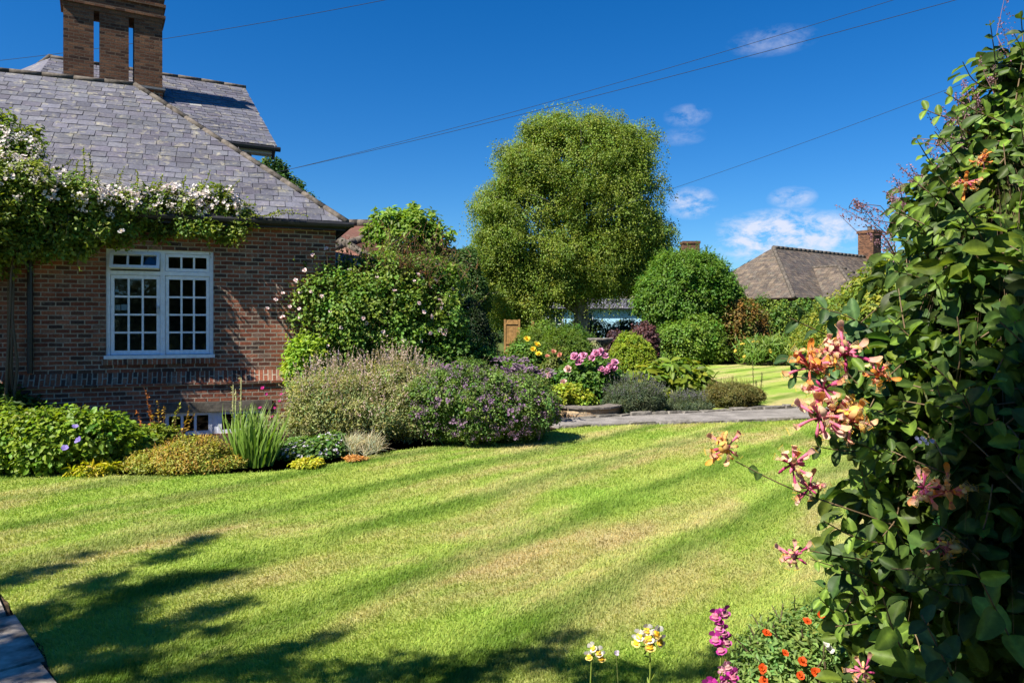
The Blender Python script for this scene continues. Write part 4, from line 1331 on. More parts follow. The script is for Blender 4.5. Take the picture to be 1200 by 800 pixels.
hedge('dark_hedge', 'dark clipped hedge in shade behind the birch trunk', hedge_line(610, 765, 46, 46, 375, 376, 6, .7), (.13, .08), (.026, .05, .014), cover=3.2, clump=.28, per=40, lumpy=.06)
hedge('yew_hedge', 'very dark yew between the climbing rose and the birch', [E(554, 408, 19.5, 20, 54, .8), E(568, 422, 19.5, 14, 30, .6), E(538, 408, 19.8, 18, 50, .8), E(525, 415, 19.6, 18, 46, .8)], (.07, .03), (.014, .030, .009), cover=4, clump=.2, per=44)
hedge('boundary_hedge', 'long green boundary hedge in front of the tiled bungalow', hedge_line(850, 1010, 36, 31, 352, 352, 8, .8), (.14, .09), (.05, .105, .022), cover=3, clump=.3, per=36, young=((.14, .19, .03), .3))
hedge('far_hedge', 'far boundary hedge closing the garden beyond the walnut and dark conifer', hedge_line(300, 800, 63, 63, 338, 345, 12, 1.6), (.2, .13), (.035, .07, .02), cover=2.6, clump=.4, per=36)
hedge('garden_hedge', 'sunlit yellow-green hedge running back along the right side of the lawn',
      [[8.4, 17.5, 1.1, 1.0, 2.2, 1.2], [7.1, 13.6, 1.2, 1.0, 1.9, 1.35], [5.7, 10.2, 1.25, .85, 1.6, 1.4], [6.4, 11.8, 1.3, .8, 1.4, 1.45], [9.9, 21.5, 1.0, 1.1, 2.6, 1.15], [11.4, 25.5, 1.0, 1.2, 2.6, 1.2]], (.085, .055), (.085, .125, .02), cover=3, clump=.22, per=30, n_shoot=70, shoot_len=(.15, .4), shoot_col=(.17, .21, .03), young=((.2, .2, .03), .3), tmpl='leaf', maxn=26000)
shrub('rounded_shrub', 'fresh green rounded shrub at the far edge of the back lawn', 'shrub', [dome(774, 852, 371, 29.2, 1.2)], (.11, .07), (.08, .145, .02), cover=3.4, clump=.24, per=30, n_shoot=90, shoot_len=(.2, .5), lumpy=.26, lobes=7)
shrub('bronze_shrub', 'bronze-leaved shrub to the right of the rounded green shrub', 'shrub', [dome(832, 900, 347, 30.5, 1.1), E(862, 372, 30.2, 26, 24, .9)], (.12, .07), (.115, .075, .022), cover=2.6, clump=.24, per=26, n_shoot=30, young=((.07, .12, .02), .4))
shrub('smoke_bush', 'dull purple smoke bush behind the round lime shrub', 'shrub', [dome(736, 772, 377, 25, .6)], (.09, .07), (.07, .034, .044), cover=3, clump=.18, per=26)
shrub('purple_sage', 'small purple-leaved bush in the shade beside the bird bath', 'shrub', [dome(712, 732, 382, 24, .4)], (.08, .06), (.06, .03, .045), cover=3, clump=.14, per=24, lobes=2)

# strappy perennials along the far end of the back lawn
t, full, rng, og = shrub('day_lily', 'clump of strappy day lilies below the boundary hedge, with yellow flowers', 'plant', [dome(862, 935, 396, 28.3, .7)], (.36, .035), (.10, .16, .03), tmpl='blade', cover=1.4, clump=.25, per=20, up=.1, droop=-.9, lobes=3)
YF = [flower_mesh('simple', .075, ((.7, .5, .08), (.5, .25, .02)), 'dl%d' % i) for i in range(2)]
pos, nor = ell_surface(rng, full, 14); put_flowers(t, 'blossom', YF, pos, nor, rng, origin=og)

# ------------------------------------------------------------------ middle bed
shrub('feathery_fennel', 'feathery green fennel clump behind the yellow roses', 'plant', [dome(632, 692, 385, 17.5, .6), dome(598, 650, 388, 18, .5)], (.09, .016), (.075, .13, .02), cover=2.6, clump=.14, per=40, n_shoot=30, shoot_len=(.15, .3))
shrub('lime_shrub', 'smooth round lime-green shrub to the right of the bird bath', 'shrub', [dome(713, 768, 391, 16.8, .5)], (.05, .026), (.135, .19, .016), cover=4, clump=.10, per=36, lobes=5, lumpy=.12, n_shoot=60, shoot_len=(.06, .16))
t, full, rng, og = shrub('yellow_rose', 'rose bush with four big yellow blooms, left of the peonies', 'rose bush', [dome(586, 642, 402, 14.6, .45)], (.06, .042), (.06, .12, .02), cover=3.4, clump=.13, per=24, tmpl='leaf', n_shoot=18)
YR = [flower_mesh('rose', .070, ((.80, .68, .08), (.82, .64, .05), (.8, .55, .03)), 'yr%d' % i) for i in range(2)]
pos = np.array([P(617, 398, 14.2), P(629, 405, 14.1), P(624, 410, 14.1), P(631, 416, 14.0)]); put_flowers(t, 'blossom', YR, pos, np.tile([[0, -.7, .6]], (4, 1)), rng, origin=og, scale=(1.0, 1.2))
t, full, rng, og = shrub('salmon_rose', 'low rose with salmon pink blooms in front of the fennel', 'rose bush', [dome(634, 668, 408, 14.0, .3)], (.05, .035), (.085, .11, .025), cover=3, clump=.1, per=20, tmpl='leaf', lobes=2)
SR = [flower_mesh('rose', .06, ((.62, .26, .18), (.66, .32, .22), (.5, .16, .1)), 'sr')]
pos = np.array([P(648, 413, 13.65), P(656, 416, 13.6), P(641, 418, 13.6)]); put_flowers(t, 'blossom', SR, pos, np.tile([[0, -.7, .5]], (3, 1)), rng, origin=og)
t, full, rng, og = shrub('peony_bush', 'peony bush covered in big pink blooms above the raised bed wall', 'peony', [dome(648, 730, 420, 13.7, .55, .15), E(690, 450, 13.5, 34, 26, .45)], (.10, .05), (.055, .12, .022), cover=3.2, clump=.14, per=18, tmpl='leaf', n_shoot=14, zb=.15)
PN = [flower_mesh('peony', .085, ((.68, .27, .47), (.74, .40, .56), (.78, .56, .64)), 'pn%d' % i) for i in range(3)]
pos = np.array([P(x, y, 13.1) for x, y in ((674, 419), (684, 417), (694, 420), (704, 412), (708, 418), (716, 430), (711, 436), (720, 425), (705, 434), (722, 432), (679, 424), (699, 415))])
put_flowers(t, 'blossom', PN, pos, np.tile([[-.2, -.7, .6]], (12, 1)), rng, origin=og, scale=(.85, 1.2))
PP = [flower_mesh('peony', .1, ((.74, .48, .44), (.78, .56, .5), (.78, .6, .5)), 'pp')]
for p in (P(666, 433, 13.05), P(644, 440, 13.2), P(660, 448, 13.0)):
    put_flowers(t, 'blossom', PP, np.array([p]), np.array([[-.2, -.8, .4]]), rng, origin=og, scale=(.7, 1.0))
shrub('lime_ladys_mantle', 'low lime-green foliage spilling over the raised bed wall', 'plant', [dome(640, 692, 450, 12.85, .3, .15), dome(676, 700, 462, 12.75, .2, .15)], (.065, .055), (.15, .20, .02), cover=3, clump=.09, per=18, tmpl='leaf', lobes=2, stem=5, zb=.15)
LAV = 'lavender bushes edging the raised bed'


def lavender(label, x0, x1, top, Y, n, col=(.075, .105, .075)):
    t, full, rng, og = shrub('lavender', label, 'lavender', [dome(x0, x1, top + 14, Y, None)], (.055, .008), col, group=LAV, cover=2.6, clump=.10, per=40, up=.3, droop=-.9, lobes=3, n_shoot=0)
    pos, nor = ell_surface(rng, full, n, .75, .95, -.9, .1, -.05)
    d = nor * .55 + np.array([0, 0, 1.0]) + rng.normal(size=pos.shape) * .15
    B = spikes_mesh(rng, pos, d, .26, (.10, .13, .08), None, (.018, .012), [(.12, .12, .18), (.14, .13, .20), (.10, .12, .12)], 9, .35)
    o = link('flower_spikes', B.mesh('flower_spikes', M_LEAF, origin=og), t); o['kind'] = 'stuff'


lavender('tall grey-green lavender bush with dusky spikes at the end of the raised bed wall', 708, 778, 436, 13.0, 330)
lavender('small purplish lavender bush between the tall lavender and the olive bush', 778, 832, 458, 13.4, 200)
shrub('acanthus', 'leafy plant with broad glossy yellow-green leaves behind the lavender', 'plant', [dome(742, 830, 425, 14.6, .6)], (.22, .11), (.10, .165, .022), cover=2.6, clump=.2, per=10, tmpl='big', mat=M_GLOSS, lobes=4, young=((.18, .2, .03), .25))
t, full, rng, og = shrub('cotton_lavender', 'low olive-brown bush at the right end of the middle bed by the path', 'shrub', [dome(822, 893, 449, 14.0, .4)], (.04, .012), (.10, .10, .035), cover=3, clump=.08, per=40, up=.2, droop=-.7, lobes=4)
pos, nor = ell_surface(rng, full, 160, .8, .95, -.9, .1, -.05)
B = spikes_mesh(rng, pos, nor * .6 + np.array([0, 0, 1.]), .16, (.11, .11, .04), None, (.014, .010), [(.16, .12, .05), (.12, .11, .04)], 7, .4)
o = link('flower_spikes', B.mesh('flower_spikes', M_LEAF, origin=og), t); o['kind'] = 'stuff'
rng = rng_of('tall_stalks')
a = P(888, 470, 14.4)
t = thing('seed_stalks', 'two thin dark upright seed stalks rising from the olive bush', 'plant', (a[0], 14.4, 0))
for px, top in ((882, 421), (893, 436), (886, 447)):
    q = P(px, top, 14.4); B = Batch(); c = q - np.array([a[0], 14.4, 0]); B.tube([(c[0] * .6, .05, 0), (c[0] * .8, .02, c[2] * .5), tuple(c)], [.009, .007, .004], (.06, .07, .03), 5)
    n = 40; u = rng.uniform(.5, 1, (n, 1)); B.leaves(np.array([[c[0] * .7, 0, 0]]) * (1 - u) + c * u, rng.normal(size=(n, 3)) + np.array([0, 0, 1]), rng.normal(size=(n, 3)), .035, .014, (.055, .06, .03), 'diamond')
    link('stalk', B.mesh('stalk', M_LEAF), t)

# loose low planting that fills the middle distance round the foot of the birch
shrub('hardy_fuchsia', 'loose mid-green bush in front of the foot of the birch trunk', 'shrub', [dome(652, 702, 384, 23.5, .7), E(668, 392, 23.2, 14, 10, .5)], (.09, .05), (.05, .105, .02), cover=2.2, clump=.2, per=22, n_shoot=60, shoot_len=(.2, .5), lumpy=.25)
shrub('mock_orange', 'light green leafy bush between the orange gate and the birch trunk', 'shrub', [dome(612, 655, 378, 24.0, .7)], (.09, .055), (.085, .15, .022), cover=2.2, clump=.2, per=22, n_shoot=60, shoot_len=(.2, .5), lumpy=.28)
shrub('silver_artemisia', 'pale silvery plant beside the bird bath pedestal', 'plant', [dome(688, 706, 402, 17.6, .25)], (.06, .015), (.22, .25, .19), cover=2.2, clump=.1, per=24, lobes=2, n_shoot=14)

# ------------------------------------------------------------------ bed along the house
t, full, rng, og = shrub('climbing_rose', 'big climbing rose with small pale pink blooms at the corner of the brick house', 'rose bush',
    [E(452, 372, 11.6, 78, 66, .8), E(400, 362, 11.4, 66, 46, .6), E(478, 336, 11.8, 56, 32, .6), E(425, 336, 11.6, 50, 30, .6), E(500, 318, 11.8, 24, 16, .4), E(445, 312, 11.7, 22, 14, .35), E(500, 378, 11.8, 46, 60, .7), E(372, 348, 11.3, 44, 34, .45), E(420, 405, 11.4, 66, 44, .6)],
    (.06, .042), (.080, .150, .024), cover=2.5, clump=.16, per=24, lobes=0, tmpl='leaf', n_shoot=260, shoot_len=(.15, .62), shoot_col=(.095, .135, .025), lumpy=.26, stem=30, young=((.13, .17, .03), .25), base=(P(420, 500, 11.9)[0], 11.9), maxn=20000, shell=.45)
CR = [flower_mesh('double_small', .038, ((.80, .67, .65), (.80, .58, .58), (.76, .56, .4)), 'cr%d' % i) for i in range(3)]
pos, nor = ell_surface(rng, full, 90, 1.02, 1.14, -.05, .7, -.4); put_flowers(t, 'blossom', CR, pos, nor, rng, origin=og, scale=(.7, 1.15))
# rusty dried sprays at the top and arms tied to the wall
B = Batch(); S = Batch()
for i in range(110):
    a = P(rng.normal(478, 34), rng.normal(312, 16), 11.15); shoots(B, S, rng, a, a + np.array([rng.normal(0, .15), rng.normal(0, .1), rng.uniform(.1, .32)]), 10, (.03, .016), (.2, .10, .05), (.12, .06, .04), .004)
for px, py in ((330, 345), (345, 330), (322, 352), (350, 372), (338, 360), (356, 318), (365, 300), (382, 292), (330, 372), (312, 362)):
    q = P(px, py, 11.0); x = float((q[:2] - HC) @ HX)
    tip = HW(x, -.1, q[2]); a = P(395, 370, 11.2); shoots(B, S, rng, a, tip, 22, (.05, .036), (.07, .12, .02), (.10, .07, .04), .007, bend=.1)
    put_flowers(t, 'blossom', CR, np.array([tip]), np.array([[.2, -.8, .4]]), rng, origin=og)
link('dry_sprays', B.mesh('dry_sprays', M_LEAF, origin=og), t); link('shoots', S.mesh('shoots', M_STEM, origin=og, join=True), t)

shrub('euphorbia', 'bright lime-green plant tucked under the left side of the climbing rose', 'plant', [E(362, 420, 10.75, 24, 26, .3), E(352, 436, 10.6, 17, 34, .25), E(372, 455, 10.7, 20, 30, .3)], (.075, .036), (.15, .24, .022), cover=2.8, clump=.12, per=20, tmpl='leaf', lobes=0, n_shoot=20, base=(P(360, 480, 10.8)[0], 10.8))
shrub('dark_leaved_bush', 'low dark green bush at the right foot of the climbing rose', 'shrub', [E(530, 425, 11.6, 38, 32, .5), E(505, 432, 11.3, 26, 26, .4), E(560, 432, 11.8, 24, 26, .4)], (.07, .045), (.05, .11, .018), cover=3.2, clump=.14, per=22, lobes=0, tmpl='leaf', n_shoot=20, base=(P(530, 500, 11.6)[0], 11.6))
t, full, rng, og = shrub('feathery_catmint', 'pale feathery catmint with dusty mauve spikes in front of the climbing rose', 'plant', [dome(345, 520, 452, 9.85, .62), E(462, 470, 9.9, 56, 44, .5), E(395, 480, 9.7, 54, 44, .5)], (.05, .015), (.19, .225, .11), cover=2.0, clump=.12, per=40, up=.25, droop=-.8, lobes=6, lumpy=.22, young=((.22, .20, .13), .3))
pos, nor = ell_surface(rng, full, 620, .75, .97, -.9, .25, -.1)
B = spikes_mesh(rng, pos, nor * .5 + np.array([0, 0, .9]) + rng.normal(size=pos.shape) * .25, .36, (.18, .19, .10), None, (.021, .015), [(.36, .26, .35), (.42, .33, .40), (.33, .27, .29), (.36, .28, .34)], 12, .5)
o = link('flower_spikes', B.mesh('flower_spikes', M_LEAF, origin=og), t); o['kind'] = 'stuff'
t, full, rng, og = shrub('flowering_oregano', 'rounded green oregano bush dotted with dull purple flower heads at the lawn edge', 'shrub', [dome(478, 647, 436, 9.95, .75), E(540, 470, 9.7, 62, 42, .6), E(606, 480, 9.9, 38, 36, .5)], (.036, .022), (.085, .145, .036), cover=2.9, clump=.085, per=24, lobes=8, lumpy=.2, tmpl='leaf', n_shoot=200, shoot_len=(.08, .26), maxn=26000)
OG = [flower_mesh('cluster', .04, ((.25, .15, .25), (.32, .22, .30), (.14, .09, .11)), 'og%d' % i) for i in range(3)]
pos, nor = ell_surface(rng, full, 460, 1.0, 1.07, -.1, .12, -.5)
put_flowers(t, 'flower_head', OG, pos, nor, rng, origin=og, scale=(.8, 1.35), limit=100)
B = Batch()
for p in pos[100:]:
    n = 20; B.leaves(p + rng.normal(size=(n, 3)) * .021, rng.normal(size=(n, 3)), rng.normal(size=(n, 3)) + np.array([0, -.3, .6]), .017, .014, np.array((.26, .17, .25)) * rng.uniform(.6, 1.3, (n, 1)), 'diamond')
o = link('small_flower_heads', B.mesh('small_flower_heads', M_PETAL, origin=og), t); o['kind'] = 'stuff'
# loose purple heads above and behind the oregano
t, full, rng, og = shrub('purple_verbena', 'loose purple flower heads standing behind the oregano bush', 'plant', [dome(582, 632, 428, 11.7, .35), dome(618, 648, 436, 11.9, .2)], (.05, .02), (.07, .11, .03), cover=2, clump=.1, per=24, lobes=2, n_shoot=10)
PV = [flower_mesh('cluster', .06, ((.19, .12, .19), (.23, .16, .22), (.13, .08, .13)), 'pv%d' % i) for i in range(2)]
pos = np.array([P(px, py, 11.4 + rng.uniform(-.2, .2)) for px, py in [(rng.normal(603, 12), rng.uniform(420, 440)) for _ in range(34)] + [(rng.normal(634, 8), rng.uniform(432, 441)) for _ in range(14)]])
put_flowers(t, 'flower_head', PV, pos, np.tile([[0, -.4, .8]], (len(pos), 1)), rng, origin=og)
t, full, rng, og = shrub('white_cranesbill', 'low cranesbill mound speckled with small white flowers by the lawn edge', 'plant', [dome(322, 402, 515, 8.75, .4), E(388, 526, 8.9, 24, 18, .3)], (.045, .036), (.065, .125, .028), cover=3, clump=.08, per=22, tmpl='leaf', lobes=3, maxn=16000)
WF = [flower_mesh('simple', .021, ((.62, .58, .64), (.5, .5, .3)), 'wf%d' % i) for i in range(2)]
pos, nor = ell_surface(rng, full, 95, 1.0, 1.06, -.05, .08, -.3); put_flowers(t, 'blossom', WF, pos, nor, rng, origin=og)
shrub('golden_creeper', 'small golden-yellow plant at the foot of the white cranesbill', 'plant', [dome(343, 378, 539, 8.05, .14)], (.04, .026), (.26, .26, .02), cover=3, clump=.05, per=16, tmpl='leaf', lobes=2, stem=4)
t, full, rng, og = shrub('silver_fescue', 'tuft of fine silvery grass at the front of the bed', 'plant', [dome(398, 446, 519, 8.85, .22)], (.2, .005), (.30, .29, .25), cover=1.6, clump=.06, per=30, tmpl='blade', up=.1, droop=-1.2, lobes=0, stem=3)
shrub('apricot_sedum', 'low apricot-coloured creeping plant beside the silvery grass', 'plant', [dome(396, 428, 536, 8.45, .15)], (.03, .02), (.30, .15, .05), cover=3, clump=.05, per=16, lobes=1, stem=3)
# iris fan and tall pale stalks
rng = rng_of('iris')
a = P(297, 556, 8.15)
t = thing('crocosmia_clump', 'upright fan of sword-shaped green leaves in front of the basement window', 'plant', (a[0], 8.15, 0))
B = Batch(); n = 190
th = rng.uniform(0, 6.28, n); rad = rng.uniform(0, .2, n); p = np.stack([np.cos(th) * rad, np.sin(th) * rad * .8, np.zeros(n)], 1)
d = np.stack([np.cos(th) * rad * 1.6 + rng.normal(0, .10, n), np.sin(th) * rad * 1.4 + rng.normal(0, .1, n), np.ones(n)], 1)
B.leaves(p, d, rng.normal(size=(n, 3)) * .6 + np.array([0, -1, .1]), rng.uniform(.35, .74, n), rng.uniform(.018, .03, n), np.array((.075, .145, .025)) * rng.uniform(.7, 1.35, (n, 1)), 'blade', np.array((.11, .18, .03)) * np.ones((n, 1)))
link('leaves', B.mesh('leaves', M_LEAF), t)
for x_, h in ((-.25, .92), (-.16, 1.0), (-.22, .85)):
    B = Batch(); B.tube([(x_ * .5, 0, 0), (x_, .05, h * .5), (x_ + .01, .03, h)], [.008, .007, .004], (.24, .26, .16), 5)
    m = 22; u = rng.uniform(.55, 1, (m, 1)); B.leaves(np.array([x_, .04, 0]) + np.array([0, 0, 1.]) * u * h, rng.normal(size=(m, 3)) + np.array([0, 0, 1]), rng.normal(size=(m, 3)), .03, .014, (.3, .3, .2), 'diamond')
    link('seed_stalk', B.mesh('seed_stalk', M_LEAF), t)
t, full, rng, og = shrub('golden_spiraea', 'yellow-green spiraea mound tinged with orange at the lawn edge', 'shrub', [dome(150, 288, 528, 8.05, .5), E(225, 536, 7.95, 40, 20, .35)], (.035, .014), (.19, .205, .04), cover=2.6, clump=.085, per=34, up=.3, droop=-.6, lobes=4, n_shoot=90, shoot_len=(.06, .16), shoot_col=(.26, .17, .05), young=((.30, .18, .05), .25), maxn=26000)
shrub('golden_fern', 'small bright yellow fern at the lawn edge, left of the spiraea', 'fern', [dome(88, 142, 543, 7.75, .2)], (.09, .022), (.28, .28, .02), cover=2.6, clump=.07, per=16, tmpl='leaf', lobes=2, stem=3)
t, full, rng, og = shrub('green_cranesbill', 'broad bright green cranesbill mound with a few violet flowers at far left of the bed', 'plant', [dome(-60, 168, 490, 8.3, .75), E(60, 520, 7.95, 90, 40, .45), E(-30, 515, 8.1, 60, 44, .5)], (.06, .046), (.088, .155, .016), cover=3, clump=.11, per=24, tmpl='leaf', lobes=5, n_shoot=70, shoot_len=(.06, .18), young=((.15, .21, .02), .3), maxn=26000)
VF = [flower_mesh('simple', .042, ((.26, .2, .52), (.4, .35, .5)), 'vf')]
pos = np.array([P(88, 500, 7.55), P(92, 516, 7.45), P(76, 525, 7.4)]); put_flowers(t, 'blossom', VF, pos, np.tile([[0, -.8, .6]], (3, 1)), rng, origin=og)
shrub('laurel_bush', 'darker glossy-leaved bush rising behind the green cranesbill mound', 'shrub', [dome(-60, 46, 456, 9.4, .5)], (.10, .05), (.045, .095, .02), cover=3, clump=.16, per=18, tmpl='leaf', mat=M_GLOSS, lobes=3)
shrub('yellow_green_filler', 'yellowish leafy plant behind the spiraea under the main window', 'plant', [dome(140, 205, 500, 9.0, .35), dome(130, 185, 508, 8.7, .3)], (.05, .035), (.13, .17, .022), cover=2.6, clump=.1, per=20, tmpl='leaf', lobes=2)
rng = rng_of('red shoots')
a = P(190, 530, 9.1)
t = thing('young_rose_shoots', 'upright rose shoots with coppery red young leaves against the brick plinth', 'rose bush', (a[0], 9.1, 0)); og = (a[0], 9.1, 0)
B = Batch(); S = Batch()
for px, top in ((168, 452), (172, 470), (185, 468), (192, 474), (212, 470), (222, 474), (206, 480), (160, 480), (228, 484), (178, 484)):
    q = P(px, top, 9.1); b0 = np.array([a[0] + (q[0] - a[0]) * .6, 9.1, .15]); red = rng.uniform(0, 1)
    shoots(B, S, rng, b0, q, 30, (.055, .034), (.26, .09, .03) if px < 176 else ((.22, .15, .03) if red < .6 else (.15, .17, .03)), (.14, .06, .04), .006, bend=.06)
link('foliage', B.mesh('foliage', M_LEAF, origin=og), t); link('stems', S.mesh('stems', M_STEM, origin=og), t)
# small magenta flowers against the wall
rng = rng_of('lychnis'); a = P(325, 500, 10.1)
t = thing('rose_campion', 'thin stems with small magenta flowers in front of the brick wall', 'plant', (a[0], 10.1, 0)); og = (a[0], 10.1, 0)
B = Batch(); pos = []
for px, py in ((308, 455), (312, 462), (322, 478), (328, 470), (330, 462), (337, 484), (318, 488), (305, 478)):
    q = P(px, py, 10.1); B.tube([(a[0] + rng.normal(0, .06), 10.1, .02), ((a[0] + q[0]) / 2, 10.1, q[2] * .5), tuple(q)], [.005, .004, .003], (.17, .2, .13), 4, cap=False); pos.append(q)
n = 120; B.leaves(np.stack([rng.normal(a[0], .16, n), rng.normal(10.1, .1, n), rng.uniform(.03, .35, n)], 1), rng.normal(size=(n, 3)) + np.array([0, 0, 1]), rng.normal(size=(n, 3)) + np.array([0, -.4, .5]), .07, .02, (.2, .24, .14), 'leaf')
link('stems', B.mesh('stems', M_LEAF, origin=og), t)
put_flowers(t, 'blossom', [flower_mesh('simple', .028, ((.42, .02, .18), (.5, .1, .2)), 'ly')], np.array(pos), np.tile([[0, -.8, .5]], (len(pos), 1)), rng, origin=og)

# ------------------------------------------------------------------ rambling rose along the eaves
rng = rng_of('rambler')
rb = HW(-4.3, -.25, 0)
t = thing('rambling_rose', 'rambling rose with white flower clusters hanging along the eaves of the brick house', 'rose bush', (rb[0], rb[1], 0)); og = (rb[0], rb[1], 0)


def HE(px, py, y, rpx, rpy, ry=.32):
    """ellipsoid on the house front: pixel -> point on the plane y in house axes"""
    k = (px - 600) / F; g = HC + HY * y
    # solve (g + HX*x).x = k * (g + HX*x).y
    x = (k * g[1] - g[0]) / (HX[0] - k * HX[1]); p = g + HX * x
    return [p[0], p[1], CAMZ - (py - HZ) / F * p[1], rpx / F * p[1], ry, rpy / F * p[1]]


RE = [HE(15, 228, -.32, 54, 44, .38), HE(-30, 250, -.4, 50, 56, .45), HE(85, 243, -.28, 44, 36, .32), HE(130, 246, -.16, 38, 26, .18), HE(170, 244, -.08, 32, 22, .12), HE(206, 244, -.06, 30, 24, .10),
      HE(248, 242, -.04, 30, 25, .10), HE(274, 252, -.04, 18, 20, .08), HE(16, 186, -.1, 34, 34, .26), HE(-20, 175, .0, 40, 40, .3), HE(50, 276, -.22, 74, 30, .24), HE(-14, 285, -.25, 52, 34, .25), HE(190, 264, -.05, 60, 16, .07), HE(254, 266, -.05, 34, 18, .07), HE(-75, 265, -.5, 40, 60, .5), HE(-140, 265, -.5, 40, 50, .5), HE(112, 272, -.15, 46, 17, .15)]  # the masses furthest left, out of view, are added to shade the plinth
B = Batch(); S = Batch()
crown(B, rng, RE, (.055, .036), (.085, .135, .024), cover=2.5, clump=.10, per=18, tmpl='leaf', lumpy=.34, shell=.4, young=((.17, .2, .03), .25), maxn=14000)
for px, py, y, tx, ty in ((10, 175, 0, 2, 130), (20, 180, 0, 42, 158), (35, 190, 0, 62, 182), (0, 165, 0, -10, 128), (100, 215, -.2, 98, 172), (105, 215, -.2, 104, 180), (92, 215, -.2, 92, 188), (140, 225, -.2, 146, 196), (180, 225, -.2, 190, 205), (235, 225, -.25, 246, 200),
                          (260, 235, -.2, 282, 210), (60, 200, -.1, 85, 186), (260, 240, -.2, 300, 240), (290, 252, -.2, 335, 250), (300, 254, -.22, 362, 254), (310, 254, -.22, 350, 247), (25, 165, 0, 25, 140), (215, 225, -.2, 218, 205), (160, 222, -.2, 160, 200)):
    a = np.array(HE(px, py, y, 1, 1)[:3]); c = np.array(HE(tx, ty, y - .05, 1, 1)[:3])
    shoots(B, S, rng, a, c, 42, (.05, .03), (.15, .19, .03), (.12, .10, .04), .006, bend=.10)
for i in range(150):
    p, n = ell_surface(rng, RE, 1, .85, .95, -.2, .5, -.9); p = p[0]
    shoots(B, S, rng, p, p + np.array([rng.normal(0, .12), -rng.uniform(0, .12) * (p[0] < -5), rng.uniform(-.35, .25)]), 12, (.05, .032), (.09, .14, .022), (.1, .08, .04), .004)
link('foliage', B.mesh('foliage', M_LEAF, origin=og), t)
for i in range(5):
    a = np.array([rb[0] + rng.normal(0, .08), rb[1] + .1, 0]); c = np.array(RE[rng.integers(0, 2)][:3]); s = np.linspace(0, 1, 7)[:, None]; a[:2] += (c - a)[:2] * .8
    S.tube(a + (c - a) * s + rng.normal(0, .03, (7, 3)), np.linspace(.022, .010, 7), (.10, .075, .05), 6, cap=False)
link('stems', S.mesh('stems', M_STEM, origin=og, join=True), t)
WR = [flower_mesh('cluster', .062, ((.72, .68, .65), (.72, .62, .60), (.55, .42, .2)), 'wr%d' % i) for i in range(4)]
pos, nor = ell_surface(rng, RE[:9], 330, .98, 1.12, -.1, 1.8, -.3)
w = np.minimum(pos[:, 2] - 2.95, .45) * 1.6 + (pos[:, 0] + 6) * .30 + rng.normal(0, .3, len(pos)); o_ = np.argsort(-w)
pos, nor = pos[o_], nor[o_]
put_flowers(t, 'blossom', WR, pos, nor, rng, origin=og, scale=(.75, 1.2), limit=98)
put_flowers(t, 'blossom', [flower_mesh('rose', .055, ((.78, .76, .72), (.76, .72, .64), (.7, .6, .4)), 'bigwhite')], np.array([HE(143, 272, -.6, 1, 1)[:3]]), np.array([[0, -.9, .2]]), rng, origin=og, scale=(.9, .95))
B = Batch()
for p in pos[98:190]:
    n = 26; B.leaves(p + rng.normal(size=(n, 3)) * .028, rng.normal(size=(n, 3)), rng.normal(size=(n, 3)) + np.array([0, -.5, .8]), .024, .022, np.array((.72, .67, .64)) * rng.uniform(.8, 1.05, (n, 1)), 'petal')
o = link('small_blossoms', B.mesh('small_blossoms', M_PETAL, origin=og), t); o['kind'] = 'stuff'

# ------------------------------------------------------------------ shadow-throwing tree by the lawn, and a yew added to shade the honeysuckle
rng = rng_of('shade')
HOR = np.array([LX, LY]) / math.hypot(LX, LY)


def caster(px, py, h):
    g = np.array(G(px, py)); k = h / math.tan(SUN_EL); p = g - HOR * k
    return np.array([p[0], p[1], h])


sb = np.array([-6.2, -.4])
st = thing('overhanging_tree', 'tree at the left of the lawn whose branches throw long finger shadows across the grass', 'tree', (sb[0], sb[1], 0)); og = (sb[0], sb[1], 0)
B = Batch(); Lm = Batch()
tops = []
